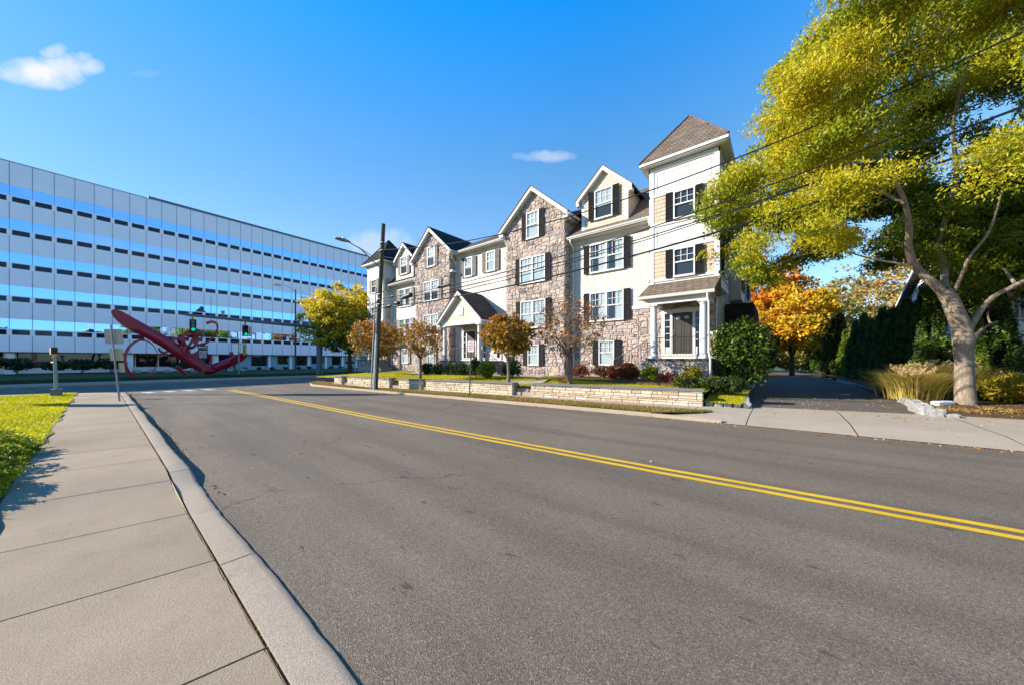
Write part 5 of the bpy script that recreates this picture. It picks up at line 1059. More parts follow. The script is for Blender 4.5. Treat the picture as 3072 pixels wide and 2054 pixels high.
m_ = MB(); m_.box(-38.9, 8.78, 3.85, -38.7, 8.98, 4.75); obj('backplate', m_, 'signal_cream', tm); m_ = MB(); m_.tube([(-38.8, 6.9, 5.35), (-38.8, 6.9, 5.95)], .035, 8); m_.box(-38.9, 6.8, 5.75, -38.6, 7.0, 6.0); obj('camera_unit', m_, 'galvanised', tm); m_ = MB(); m_.tube([(-38.8, 6.1, 4.9), (-38.8, 6.1, 7.2)], .02, 6); obj('antenna', m_, 'galvanised', tm)
# street lamp behind the tree
sl_ = root_of('street_lamp', (-40.6, 13.2, .1), 0, 'slim street lamp with a short white arm behind the yellow-green tree', 'street lamp')
obj('pole', MB().tube([(-40.6, 13.2, .1), (-40.6, 13.2, 9.2)], [.10, .07], 10), 'green_post', sl_); obj('lamp_arm', MB().tube([(-40.6, 13.2, 9.0), (-40.6, 12.5, 9.4), (-40.6, 11.9, 9.5)], .045, 8), 'white_vinyl', sl_); obj('lamp_head', MB().tube([(-40.6, 11.95, 9.48), (-40.6, 11.8, 9.48), (-40.6, 11.4, 9.44), (-40.6, 11.15, 9.42)], [.06, .14, .15, .05], 12), 'white_vinyl', sl_)
# one-way / no-left-turn sign on the office verge
ow = root_of('turn_sign', (-42.0, 6.1, .1), 0, 'black one way arrow above a white no-left-turn sign in front of the sculpture', 'sign'); obj('post', MB().tube([(-42, 6.1, .1), (-42, 6.1, 3.0)], .04, 8), 'green_post', ow)
rz = R(39); c0 = Vector((-41.93, 6.03, 0)); nn = Vector((math.sin(rz), -math.cos(rz), 0))
p1 = panel('arrow_panel', c0 + Vector((0, 0, 2.85)), .95, .32, .01, 'sign_black', ow, rz); a_ = MB(); u = Vector((math.cos(rz), math.sin(rz), 0)); cc = c0 + nn * .014 + Vector((0, 0, 2.85))
a_.prism([cc + u * x + Vector((0, 0, z)) for x, z in ((-.42, 0), (-.26, .12), (-.26, .06), (.42, .06), (.42, -.06), (-.26, -.06), (-.26, -.12))], nn * .004); ar = obj('arrow', a_, 'sign_white', p1); text('lettering', 'ONE WAY', cc + nn * .008 + u * .08, .105, 'sign_black', p1, rz)
bp = panel('black_backing', c0 + Vector((0, 0, 2.2)) - nn * .012, .86, .96, .008, 'sign_black', ow, rz); p2 = panel('turn_panel', c0 + Vector((0, 0, 2.2)), .66, .66, .01, 'sign_white', ow, rz); cc = c0 + nn * .014 + Vector((0, 0, 2.2))
rg = MB(); n = 28
for i in range(n):
    t0, t1 = 2 * math.pi * i / n, 2 * math.pi * (i + 1) / n; rg.q([cc + u * (r * math.cos(t)) + Vector((0, 0, r * math.sin(t))) for r, t in ((.22, t0), (.29, t0), (.29, t1), (.22, t1))])
rg.q([cc + u * x + Vector((0, 0, z)) for x, z in ((-.19, .14), (-.14, .19), (.19, -.14), (.14, -.19))]); obj('prohibition_ring', rg, 'sign_red', p2)
tr_ = MB(); c2 = cc + nn * .004; tr_.q([c2 + u * x + Vector((0, 0, z)) for x, z in ((.04, -.16), (.10, -.16), (.10, .08), (.04, .08))]); tr_.q([c2 + u * x + Vector((0, 0, z)) for x, z in ((-.08, .03), (.04, .03), (.04, .08), (-.08, .08))]); tr_.q([c2 + u * x + Vector((0, 0, z)) for x, z in ((-.16, .055), (-.08, .12), (-.08, -.01))]); obj('turn_arrow', tr_, 'sign_black', p2)
# yellow framed pedestrian signal further back
ys = root_of('pedestrian_signal', (-44.5, 9.2, .1), 0, 'yellow framed pedestrian signal on a short post right of the no-turn sign', 'signal post')
obj('post', MB().tube([(-44.5, 9.2, .1), (-44.5, 9.2, 2.6)], .07, 10), 'galvanised', ys)
m_ = MB(); m_.tube([(-44.5, 8.6, 2.3), (-44.5, 8.6, 3.4), (-44.5, 9.75, 3.4), (-44.5, 9.75, 2.3)], .05, 6); m_.tube([(-44.5, 9.2, 2.5), (-44.5, 9.2, 3.4)], .04, 6); obj('frame', m_, 'signal_yellow', ys); m_ = MB(); m_.box(-44.6, 9.55, 2.2, -44.3, 9.8, 3.3); obj('signal_head', m_, 'signal_yellow', ys); m_ = MB(); m_.box(-44.6, 8.45, 2.1, -44.4, 8.75, 2.5); obj('red_lamp', m_, 'sign_red', ys)
# guessed poles outside the frame, added to cast the shadows falling into it
a1 = root_of('street_sign', (-21.4, -3.15, .13), 0, 'guessed tall panel on a post, added outside the left edge to cast a shadow', 'sign'); obj('post', MB().tube([(-21.4, -3.15, .1), (-21.4, -3.15, 3.0)], .05, 8), 'galvanised', a1); m_ = MB(); obox(m_, Vector((-21.4, -3.15, 2.35)), Vector((-.629, .777, 0)), Vector((.777, .629, 0)), .36, .03, 1.35); obj('sign_panel', m_, 'alu_back', a1)
a2 = root_of('shadow_pole', (-36.9, -9.6, .1), 0, 'guessed tall pole with a panel, added outside the left edge to cast a shadow', 'sign'); obj('post', MB().tube([(-36.9, -9.6, .1), (-36.9, -9.6, 13)], .12, 8), 'galvanised', a2); m_ = MB(); m_.prism([Vector((-36.9, -9.6, 0)) + Vector((-.629, .777, 0)) * a + Vector((0, 0, z)) for a, z in ((-.5, 11.6), (0, 10.6), (.5, 11.6), (.5, 13.0), (0, 14.4), (-.5, 13.0))], (.12, .1, 0)); obj('sign_panel', m_, 'alu_back', a2)
# ================================================================ TREES
def grow(mb, nodes, targets, r0=.05, r1=.010, sides=5, seg=4, arch=.12, wob=.08, maxr=.6):
    """join every target to the nearest branch with a bending tapering twig"""
    P = np.array([tuple(p) for p, _ in nodes]); Rr = [r for _, r in nodes]
    for t in targets:
        t = Vector(t); d = np.linalg.norm(P - np.array(t), axis=1); i = int(np.argmin(d)); a = Vector(P[i]); L = (t - a).length
        if L < .05: continue
        ra = min(Rr[i] * .8, r0 * (.5 + L * .5)); pts, rad = [a], [ra]
        for k in range(1, seg + 1):
            f = k / seg; p = a.lerp(t, f) + Vector((0, 0, 1)) * arch * L * math.sin(math.pi * f) + Vector((rnd.gauss(0, 1), rnd.gauss(0, 1), rnd.gauss(0, .6))) * wob * L * (0 if k == seg else .5); pts.append(p); rad.append(ra + (r1 - ra) * f)
        mb.tube(pts, rad, sides, cap=False); P = np.concatenate([P, np.array([tuple(p) for p in pts[1:]])]); Rr += rad[1:]
def limb(mb, nodes, pts, rad, n=12, knots=0):
    """smooth limb through points; registers nodes"""
    pts = [Vector(p) for p in pts]; out, rr = [], []
    for i in range(len(pts) - 1):
        p0, p1, p2, p3 = pts[max(i - 1, 0)], pts[i], pts[i + 1], pts[min(i + 2, len(pts) - 1)]
        for k in range(6):
            t = k / 6; out.append(.5 * ((2 * p1) + (p2 - p0) * t + (2 * p0 - 5 * p1 + 4 * p2 - p3) * t * t + (3 * p1 - p0 - 3 * p2 + p3) * t ** 3)); rr.append(rad[i] + (rad[i + 1] - rad[i]) * t)
    out.append(pts[-1]); rr.append(rad[-1]); mb.tube(out, rr, n); nodes += list(zip(out, rr)); return out
# ---- the big locust on the right (trunk traced, crown grown)
bt = root_of('big_tree', (4.66, 17.55, .15), 0, 'big yellow-green locust tree with a thick pale forked trunk in the mulch at the right', 'tree')
def cw(X, Z, z): return Vector((.777 * X - .629 * Z, .629 * X + .777 * Z, z))     # camera axes (right, depth, height) -> world
def px2(px, py, Z): return cw((px - 1536) / 1000 * Z, Z, 1.6 + (1081 - py) / 1000 * Z)
wd, nd = MB(), []
ZB = 10.75
tr_pts = [px2(2897, 1225, ZB), px2(2897, 1195, ZB), px2(2894, 1150, ZB), px2(2893, 1090, ZB), px2(2890, 1040, ZB), px2(2890, 1018, ZB), px2(2885, 985, ZB), px2(2868, 940, ZB), px2(2850, 900, ZB), px2(2828, 868, ZB)]
limb(wd, nd, tr_pts, [0.258, 0.231, 0.213, 0.201, 0.216, 0.243, 0.216, 0.207, 0.198, 0.156], 22)
limb(wd, nd, [px2(2845, 890, ZB), px2(2800, 850, ZB), px2(2760, 815, ZB + .1), px2(2735, 780, ZB), px2(2725, 735, ZB - .2), px2(2728, 690, ZB - .5), px2(2712, 600, ZB - 1), px2(2660, 500, ZB - 1.6), px2(2600, 380, ZB - 2.2)], [0.144, 0.120, 0.108, 0.099, 0.093, 0.078, 0.060, 0.042, 0.024], 14)
limb(wd, nd, [px2(2848, 900, ZB), px2(2835, 860, ZB + .1), px2(2832, 790, ZB + .3), px2(2815, 740, ZB + .4), px2(2840, 640, ZB + .3), px2(2870, 520, ZB), px2(2860, 380, ZB - .5), px2(2900, 200, ZB - .8)], [0.120, 0.096, 0.090, 0.078, 0.072, 0.060, 0.042, 0.024], 14)
limb(wd, nd, [px2(2855, 880, ZB), px2(2870, 860, ZB - .1), px2(2890, 815, ZB - .4), px2(2910, 770, ZB - .6), px2(2970, 690, ZB - .9), px2(3010, 560, ZB - 1.2)], [0.060, 0.048, 0.042, 0.036, 0.030, 0.018], 10)
limb(wd, nd, [px2(2905, 985, ZB), px2(2930, 950, ZB - .1), px2(2955, 915, ZB - .2), px2(2990, 885, ZB - .4), px2(3050, 855, ZB - .7), px2(3150, 800, ZB - 1.2), px2(3300, 700, ZB - 1.8)], [0.114, 0.084, 0.072, 0.066, 0.060, 0.048, 0.024], 12)
limb(wd, nd, [px2(2915, 1030, ZB), px2(2935, 1000, ZB + .6), px2(2965, 975, ZB + 1.4), px2(3020, 955, ZB + 2.4), px2(3120, 900, ZB + 3.2)], [0.084, 0.054, 0.048, 0.042, 0.024], 10)
limb(wd, nd, [px2(2735, 800, ZB), px2(2690, 790, ZB + .1), px2(2640, 782, ZB + .2), px2(2590, 770, ZB + .3), px2(2520, 750, ZB + .4)], [0.048, 0.036, 0.030, 0.027, 0.012], 8)
limb(wd, nd, [px2(2712, 610, ZB - 1), px2(2600, 560, ZB - .6), px2(2480, 540, ZB - .2), px2(2330, 520, ZB + .2), px2(2220, 560, ZB + .3)], [0.048, 0.036, 0.030, 0.021, 0.012], 8)
limb(wd, nd, [px2(2845, 640, ZB + .3), px2(2960, 540, ZB + .8), px2(3000, 420, ZB + .6), px2(3080, 300, ZB + .5)], [0.060, 0.048, 0.030, 0.018], 8)
cl = []; CC = (14.0, 10.4, 7.2); CR = (8.0, 6.2, 6.4)
tries = 0
SC = []
while len(SC) < 175:
    v = Vector((rnd.gauss(0, 1), rnd.gauss(0, 1), rnd.gauss(0, 1))).normalized() * (.5 + .5 * rnd.random() ** .6)
    if all((v - q).length > .14 for q, _ in SC): SC.append((v, rnd.uniform(-.30, .20)))
while len(cl) < 1500 and tries < 60000:
    tries += 1; v, tn_ = rnd.choice(SC); v = v + Vector((rnd.gauss(0, .060), rnd.gauss(0, .070), rnd.gauss(0, .042)))
    X, Z, z = CC[0] + v.x * CR[0], CC[1] + v.y * CR[1], CC[2] + v.z * CR[2]
    if v.length < .42: continue
    lo = 5.3 + .22 * math.sin(X * 1.7) + (.9 if abs(X - 13.8) < 2.3 and Z < 11.5 else 0) - (1.4 if X > 15.5 else .9 if Z > 12 else 0)
    if X < 8: lo = 4.7 + (8 - X) * .35
    if z < lo or Z < (6.0 if X > 11.5 else 4.9): continue
    px, py = 1536 + X / Z * 1000, 1081 - (z - 1.6) / Z * 1000
    if px < 2118 + 18 * math.sin(py * .03): continue
    if py < 560 and px < 2130 + (560 - py) * .68 + 22 * math.sin(py * .045): continue
    if py > 640 and px < 2090 + (py - 640) * .85 and z < 6.2: continue
    if 2350 < px < 2800 and py > 800: continue
    # gaps
    gx, gy = (px - 2860) / 95, (py - 480) / 120
    if gx * gx + gy * gy < 1 and rnd.random() < .92: continue
    gx, gy = (px - 2620) / 60, (py - 720) / 45
    if gx * gx + gy * gy < 1 and rnd.random() < .8: continue
    if math.sin(px * .021 + 1.3) * math.sin(py * .027 + Z * .5) > .72 and rnd.random() < .8: continue
    cl.append((X, Z, z, v, tn_))
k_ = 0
while k_ < 330:                                     # inner foliage round the limbs, its shade put in as darker leaf tone
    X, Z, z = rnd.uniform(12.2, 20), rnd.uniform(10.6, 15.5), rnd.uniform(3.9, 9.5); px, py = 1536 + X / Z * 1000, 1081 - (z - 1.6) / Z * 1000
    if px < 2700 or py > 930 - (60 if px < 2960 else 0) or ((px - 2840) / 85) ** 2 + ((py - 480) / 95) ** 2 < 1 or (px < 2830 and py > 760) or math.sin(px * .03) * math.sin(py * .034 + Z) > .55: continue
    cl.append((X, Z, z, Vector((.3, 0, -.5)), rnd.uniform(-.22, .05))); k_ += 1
cl.sort(key=lambda c: (Vector((c[0], c[1], c[2])) - Vector((14, 10.5, 5))).length)
tg = [cw(X, Z, z) for X, Z, z, _, _ in cl]
grow(wd, nd, tg[::2] + tg[1::4], .05, .008, 5, 4, .10, .10)
obj('trunk', wd, 'bark_locust', bt, smooth=True, angle=180)
P, Tn, Sz = [], [], []
for (X, Z, z, v, tn_), c in zip(cl, tg):
    sunny = .42 * v.z - .38 * v.x + .1 * (v.length - .7); base = .64 + .42 * sunny + tn_ + rnd.uniform(-.1, .1); r = rnd.uniform(.34, .72); n = int(330 * (r / .6) ** 2 * (10 / Z) ** 1.2)  # autumn yellowing outside; sun side and top also lightened in the leaf tone
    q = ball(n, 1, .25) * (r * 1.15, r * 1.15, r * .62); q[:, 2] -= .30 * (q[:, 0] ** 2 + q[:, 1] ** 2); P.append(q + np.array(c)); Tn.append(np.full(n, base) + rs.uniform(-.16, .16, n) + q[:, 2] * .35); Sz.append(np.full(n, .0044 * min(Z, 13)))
P, Tn = np.concatenate(P), np.concatenate(Tn)
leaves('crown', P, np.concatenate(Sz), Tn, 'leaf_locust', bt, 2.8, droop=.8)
# ---- generic broad-leaved tree
def tree(name, base, h, cr, cz, label, mat, bmat, tr_r=.18, ncl=160, nleaf=70, size=.16, tone=(.3, .8), clr=(.45, .8), lean=(0, 0), forks=4, droop=.2, hollow=.35, group=None, tgrad=(0, 0, .15), zmin=None, elong=1.6, twigs=1.0, keep=None):
    rt = root_of(name, base, 0, label, 'tree', group); b = Vector(base); wd, nd = MB(), []; fk = b + Vector((lean[0], lean[1], h * .22))
    limb(wd, nd, [b - Vector((0, 0, .1)), b + Vector((lean[0] * .3, lean[1] * .3, h * .1)), fk], [tr_r * 1.25, tr_r, tr_r * .85], 12)
    for k in range(forks):
        t = 2 * math.pi * (k + rnd.uniform(-.25, .25)) / forks; e = b + Vector((lean[0] + math.cos(t) * cr[0] * .55, lean[1] + math.sin(t) * cr[1] * .55, cz + cr[2] * rnd.uniform(-.1, .5)))
        m1 = fk.lerp(e, .4) + Vector((0, 0, .12 * h)) * .5; limb(wd, nd, [fk, m1, e], [tr_r * .6, tr_r * .4, tr_r * .15], 8)
    C_ = b + Vector((lean[0], lean[1], cz)); cl = []
    while len(cl) < ncl:
        v = Vector((rnd.gauss(0, 1), rnd.gauss(0, 1), rnd.gauss(0, 1))).normalized() * (hollow + (1 - hollow) * rnd.random() ** .6) * rnd.uniform(.86, 1.06)
        p = C_ + Vector((v.x * cr[0], v.y * cr[1], v.z * cr[2]))
        if zmin and p.z < zmin: continue
        if keep and not keep(p): continue
        cl.append((p, v))
    cl.sort(key=lambda c: (c[0] - fk).length); grow(wd, nd, [c[0] for c in cl][::max(1, int(1 / twigs))], tr_r * .3, .008, 4, 4, .1, .1); obj('trunk', wd, bmat, rt, smooth=True, angle=180)
    P, Tn = [], []
    for p, v in cl:
        r = rnd.uniform(*clr); n = int(nleaf * rnd.uniform(.6, 1.3)); q = ball(n, 1, .2) * (r, r, r * .7); q[:, 2] -= droop * (q[:, 0] ** 2 + q[:, 1] ** 2)
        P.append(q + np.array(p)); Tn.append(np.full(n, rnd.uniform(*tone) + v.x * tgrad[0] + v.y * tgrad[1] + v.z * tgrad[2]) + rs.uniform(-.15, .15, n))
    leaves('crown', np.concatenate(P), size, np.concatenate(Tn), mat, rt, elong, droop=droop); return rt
tree('locust_tree', (-37.0, 17.3, .15), 9.3, (4.9, 4.9, 3.7), 5.9, 'yellow-green locust tree with several dark trunks left of the apartment building', 'leaf_locust_far', 'bark_dark', .22, 330, 85, .17, (.40, .85), (.55, 1.05), forks=5, droop=.25, tgrad=(-.18, -.12, .38), zmin=2.4)
# small ornamental pear trees in the front lawn
def pear(base, h, r, zc_, label, nb, nl, mat, tone, size=.085, tr=.075, flat=.76):
    rt = root_of('pear_tree', base, 0, label, 'tree', 'small ornamental trees in the front lawn'); b = Vector(base); wd, nd = MB(), []; fk = b + Vector((rnd.uniform(-.05, .05), 0, h * .36))
    limb(wd, nd, [b - Vector((0, 0, .05)), b.lerp(fk, .5) + Vector((.02, 0, 0)), fk], [tr * 1.3, tr, tr * 1.05], 10); tips = []
    for k in range(9):
        t = 2 * math.pi * (k + rnd.uniform(-.3, .3)) / 9; el = rnd.uniform(.25, 1.1) if k else 1.4; L = r * rnd.uniform(.55, .75); e = fk + Vector((math.cos(t) * math.cos(el) * L, math.sin(t) * math.cos(el) * L, math.sin(el) * L * 1.1 + .1))
        limb(wd, nd, [fk, fk.lerp(e, .5) + Vector((0, 0, -.05 + .1 * rnd.random())), e], [tr * .55, tr * .38, tr * .2], 7)
    C_ = Vector((b.x, b.y, zc_))
    for k in range(nb):
        v = Vector((rnd.gauss(0, 1), rnd.gauss(0, 1), rnd.gauss(0, 1))).normalized() * (.35 + .65 * rnd.random() ** .5) * (1 + .10 * math.sin(k * 1.7))
        p = C_ + Vector((v.x * r, v.y * r, v.z * r * flat)); 
        if p.z < fk.z + .05 + .25 * ((p.x - b.x) ** 2 + (p.y - b.y) ** 2) ** .5 * .5: p.z = fk.z + rnd.uniform(.1, .5)
        tips.append(p)
    tips.sort(key=lambda p: (p - fk).length); grow(wd, nd, tips, .024, .0075, 4, 3, .04, .12); obj('trunk', wd, 'bark_pear', rt, smooth=True, angle=180)
    ids = [rnd.choice(tips) for _ in range(max(1, nl // 7))]; P = np.concatenate([np.array(tuple(p)) + rs.normal(size=(7, 3)) * .085 for p in ids]); zz = (P[:, 2] - zc_) / r
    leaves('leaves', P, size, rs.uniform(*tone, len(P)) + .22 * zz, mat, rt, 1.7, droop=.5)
pear((-7.10, 12.72, .55), 3.3, 1.62, 3.05, 'nearly bare ornamental tree with fine upright twigs before the right stone gable', 1500, 800, 'leaf_pear', (.2, .9), tr=.09)
pear((-9.55, 11.55, .55), 3.0, 1.12, 2.72, 'small round tree full of rust-orange and green leaves by the wall opening', 420, 4000, 'leaf_pear_green', (.25, .95), .095, tr=.07)
pear((-15.3, 10.95, .55), 3.2, 1.32, 2.75, 'half bare orange-tipped tree in front of the left stone gable', 650, 1500, 'leaf_pear_green', (.35, .95), .09)
pear((-21.6, 11.9, .55), 3.4, 1.75, 3.05, 'wide orange-brown tree behind the utility pole at the left tower', 650, 3800, 'leaf_pear_green', (.3, 1.0), .11)
# ---- shrubs in front of the house
bush('holly_bush', (-1.35, 16.9, .35), (1.25, 1.15, 1.62), 9500, .085, 'leaf_holly', 'large glossy green holly bush at the right corner of the building', 'bush', tone=(.25, .85), clumps=52, shell=.35, elong=1.7, bot=-.8)
hl = ['low clipped dark hedge in front of the entrance portico, leftmost piece', 'dark clipped hedge left of the centre of the portico', 'dark clipped hedge below the portico railing', 'dark clipped hedge piece right of the portico centre', 'dark hedge ball closing the row before the tall narrow shrub']
for i, x in enumerate((-18.1, -17.2, -16.3, -15.4, -14.5)): bush('box_hedge', (x, 13.6 + .15 * i, .66), (.62, .48, .42), 1900, .055, 'leaf_box', hl[i], 'hedge', 'clipped hedge before the portico', stem=False, tone=(.15, .5), clumps=22, bot=-.7)
bush('upright_shrub', (-13.7, 13.6, .66), (.34, .34, .62), 1500, .06, 'leaf_box', 'narrow upright olive green shrub right of the hedge row', tone=(.5, .9), clumps=20, bot=-.9)
bush('round_shrub', (-12.35, 13.1, .66), (.62, .6, .50), 2400, .065, 'leaf_lime', 'bright yellow-green rounded shrub beside the rust-leaved tree', tone=(.2, .7), clumps=22, bot=-.8)
bush('round_shrub', (-11.5, 14.2, .68), (.7, .6, .55), 1500, .065, 'leaf_box', 'dark shrub tucked behind the bright rounded shrub', tone=(.2, .6), clumps=18, bot=-.8)
bush('barberry', (-8.3, 16.2, .72), (.75, .5, .35), 1500, .05, 'leaf_red', 'sprawling bare reddish shrub below the low window of the siding section', tone=(.3, .9), clumps=18)
bush('barberry', (-7.15, 16.1, .72), (.7, .5, .34), 1500, .05, 'leaf_red', 'dull green and brown low shrub under the right shutter of the low window', tone=(.1, .6), clumps=16)
bush('red_shrub', (-6.25, 15.55, .72), (.5, .45, .38), 2100, .055, 'leaf_red', 'dark red azalea shrub at the foot of the porch steps', tone=(.4, 1.), clumps=18)
bush('red_shrub', (-5.45, 15.2, .70), (.55, .5, .42), 2400, .055, 'leaf_red', 'taller copper red shrub left of the yellow-green one', tone=(.3, .9), clumps=20)
bush('lime_shrub', (-4.45, 14.9, .66), (.42, .4, .38), 1900, .055, 'leaf_lime', 'bright lime shrub in front of the porch stone base', tone=(.4, 1.), clumps=16)
bush('low_shrub', (-3.6, 14.7, .62), (.55, .45, .30), 1100, .05, 'leaf_red', 'sparse brown low shrub below the porch', tone=(.1, .8), clumps=14)
bush('gold_shrub', (-2.75, 14.9, .58), (.42, .4, .42), 1900, .06, 'leaf_gold', 'golden yellow shrub under the right porch column', tone=(.3, 1.), clumps=16)
for i, (x, y, w_) in enumerate(((-2.75, 13.75, .55), (-2.0, 13.85, .60), (-1.35, 14.0, .5))): bush('low_hedge', (x, y, .42), (w_, .42, .34), 2600, .05, 'leaf_box', ['yew hedge piece behind the end of the retaining wall', 'middle yew hedge piece with bare brown patch', 'right end of the low yew hedge by the driveway corner'][i], 'hedge', 'low yew hedge near the driveway corner', tone=(.45, 1.), clumps=22, bot=-.7)
def tuft(name, c, n, h, r, mat, label, w=.012, arch=.45, plume=0, cat='grass clump', group=None, tone=(.2, .8)):
    """fountain of arching blades, optionally with feathery plumes"""
    rt = root_of(name, c, 0, label, cat, group); V, F, T = [], [], []
    for _ in range(n):
        a = rnd.uniform(0, 6.283); ro = abs(rnd.gauss(0, r * .28)); hh = h * rnd.uniform(.55, 1.1); out = r * rnd.uniform(.25, 1.1); p0 = Vector((c[0] + math.cos(a) * ro, c[1] + math.sin(a) * ro, c[2])); sd = Vector((-math.sin(a), math.cos(a), 0)) * w * rnd.uniform(.6, 1.2); t = rnd.uniform(*tone); i0 = len(V)
        for k in range(5):
            f = k / 4; p = p0 + Vector((math.cos(a) * out * f ** 1.6, math.sin(a) * out * f ** 1.6, hh * (f * (1 + arch) - arch * f ** 2.6))); s_ = sd * (1 - f * .85); V += [tuple(p - s_), tuple(p + s_)]
        for k in range(4): F.append((i0 + 2 * k, i0 + 2 * k + 1, i0 + 2 * k + 3, i0 + 2 * k + 2)); T.append(t)
    arr_mesh('blades', np.array(V), np.array(F), np.array(T), mat, rt)
    if plume:
        P = []; Q = MB()
        for _ in range(plume):
            a = rnd.uniform(0, 6.283); out = r * rnd.uniform(.25, .75); hh = h * rnd.uniform(1.0, 1.3); b = Vector((c[0] + math.cos(a) * out * .5, c[1] + math.sin(a) * out * .5, c[2] + hh * .8)); e = b + Vector((math.cos(a) * .16 + .05, math.sin(a) * .16, .30)); Q.tube([(c[0], c[1], c[2] + .3), b], [.004, .003], 4, cap=False)
            for k in range(46): f = rnd.random(); p = b.lerp(e, f); P.append(tuple(p + Vector((rnd.gauss(0, .022), rnd.gauss(0, .022), rnd.gauss(0, .02) - .05 * f * f))))
        P = np.array(P); leaves('plumes', P, .016, rs.uniform(.75, 1, len(P)), mat, rt, 3.2); obj('stalks', Q, 'twig', rt)
    return rt
tuft('yucca', (-2.9, 15.35, .72), 260, .75, .45, 'leaf_box', 'spiky blue-green plant in front of the right end of the porch', .014, .2, cat='plant', tone=(.4, 1))
gl = ['front feathery ornamental grass clump spilling over the kerb stones', 'tall ornamental grass clump with most plumes left of the trunk', 'ornamental grass clump tight against the left of the big trunk', 'ornamental grass leaning furthest over the driveway']
for i, (x, y, h, r) in enumerate(((3.75, 18.6, 1.0, .8), (4.3, 20.2, 1.3, .85), (5.0, 19.9, 1.25, .7), (3.85, 20.3, 1.1, .85))): tuft('ornamental_grass', (x, y, .2), 2300, h * .9, r * 1.3, 'reed', gl[i], .015, .75, 44, 'ornamental grass', 'ornamental grasses left of the trunk', (.1, .85))
rb_ = [(5.9, 18.9, .85, 'leaf_yellow', 'olive and green shrub just right of the big trunk'), (6.6, 17.9, .7, 'leaf_box', 'low green shrub in front of the garage, right of the trunk'), (7.6, 19.2, .9, 'leaf_yellow', 'bushy yellow-green shrub at the right edge of the frame'), (7.3, 17.2, .6, 'leaf_gold', 'low golden shrub at the lower right edge'), (6.2, 19.9, .8, 'leaf_lacy', 'brownish shrub against the garage corner')]
for x, y, r, mt, lb in rb_: bush('garden_shrub', (x, y, .2), (r, r * .9, r * .62), 2200, .075, mt, lb, group='shrubs right of the big trunk', tone=(.15, .7), clumps=20)
tuft('dry_grass_plant', (7.9, 18.2, .2), 500, 1.1, .6, 'reed', 'thin dry grass plant with dark heads at the right edge', .006, .3, 14, 'grass clump', tone=(.3, .9))
# junipers at the left pavement edge
for i, (x, y, r) in enumerate(((-8.0, -1.35, .80), (-9.3, -1.35, .85), (-10.2, -1.75, .9), (-7.15, -1.35, .75))):
    rt = root_of('juniper', (x, y, .12), 0, ['spreading juniper nearest the camera, hanging over the pavement edge', 'second spreading juniper where the lawn meets the pavement', 'spreading juniper set back on the lawn behind the others', 'spreading juniper at the left frame edge'][i], 'juniper', 'spreading junipers beside the pavement'); P = []; T = []
    for _ in range(170):
        a = rnd.uniform(0, 6.283); L = r * rnd.uniform(.45, 1.08); z0 = rnd.uniform(.08, .30); d = Vector((math.cos(a), math.sin(a), 0)); t = rnd.uniform(.15, .95)
        for k in range(110): f = rnd.random() ** .7; p = Vector((x, y, .1)) + d * L * f + Vector((0, 0, z0 * math.sin(f * 2.4) + .05)) + Vector((rnd.gauss(0, .03), rnd.gauss(0, .03), rnd.gauss(0, .018))) * (1.2 - f * .5); P.append(tuple(p)); T.append(t + f * .2)
    P = np.array(P); leaves('foliage', P, .020, np.array(T), 'leaf_juniper', rt, 3.2, spread=.7)
    m_ = MB()
    for k in range(8): a = k * .8; m_.tube([(x, y, .1), (x + math.cos(a) * r * .4, y + math.sin(a) * r * .4, .3), (x + math.cos(a) * r * .8, y + math.sin(a) * r * .8, .2)], [.03, .02, .008], 5)
    obj('stem', m_, 'twig', rt)
# ---- arborvitae screen along the driveway: one built, the rest copied
def arbor(name='arborvitae', mat='leaf_arb', n=13000):
    rt = root_of(name, (0, 0, 0), 0); P, T = [], []
    for _ in range(260):
        z = rnd.random() ** .9; a = rnd.uniform(0, 6.283); rad = (.62 * (1 - z) ** .8 * (.55 + .45 * min(1, z * 6)) + .04) * rnd.uniform(.75, 1.08); c = np.array((math.cos(a) * rad * .85, math.sin(a) * rad * .85, z * 4.0 + .05)); q = ball(n // 260, 1, .2) * (.12, .12, .26); P.append(q + c); T.append(np.full(len(q), rnd.uniform(0, .8)) + rs.uniform(-.2, .2, len(q)))
    P, T = np.concatenate(P), np.concatenate(T); leaves('foliage', P, .042, T, mat, rt, 2.4, up=.9, local=True); obj('trunk', MB().tube([(0, 0, -.1), (0, 0, 3.2)], [.07, .02], 6), 'bark_dark', rt, local=True); return rt
ap = arbor(); ap_b = arbor('arborvitae', 'leaf_arb_sunlit', 13000)
rows = [(4.75, 21.2, 1.02), (4.85, 22.6, 1.05), (4.75, 24.0, 1.0), (4.85, 25.4, 1.02), (4.75, 26.8, .98), (4.85, 28.2, 1.06), (4.75, 29.7, 1.03), (4.85, 31.2, 1.06), (4.75, 32.8, 1.0), (4.6, 34.4, 1.05), (4.4, 36.2, 1.08), (4.35, 44.5, 1.35), (4.2, 47.5, 1.4), (4.0, 50.5, 1.4), (3.6, 54.5, 1.5)]
def AL(i): return ['dark arborvitae nearest the big trunk in the driveway screen', 'second dark arborvitae of the driveway screen, counted from the trunk', 'third dark arborvitae of the screen from the trunk', 'fourth dark arborvitae of the screen from the trunk', 'fifth dark arborvitae of the screen from the trunk', 'sixth dark arborvitae of the screen from the trunk', 'seventh dark arborvitae of the screen from the trunk', 'eighth dark arborvitae of the screen from the trunk', 'ninth dark arborvitae of the screen from the trunk', 'tenth arborvitae, near the sunny pair', 'last dark arborvitae before the sunny pair', 'first dark arborvitae beyond the sunny pair', 'second dark arborvitae beyond the sunny pair', 'third dark arborvitae beyond the sunny pair', 'farthest dark arborvitae at the driveway end'][i]
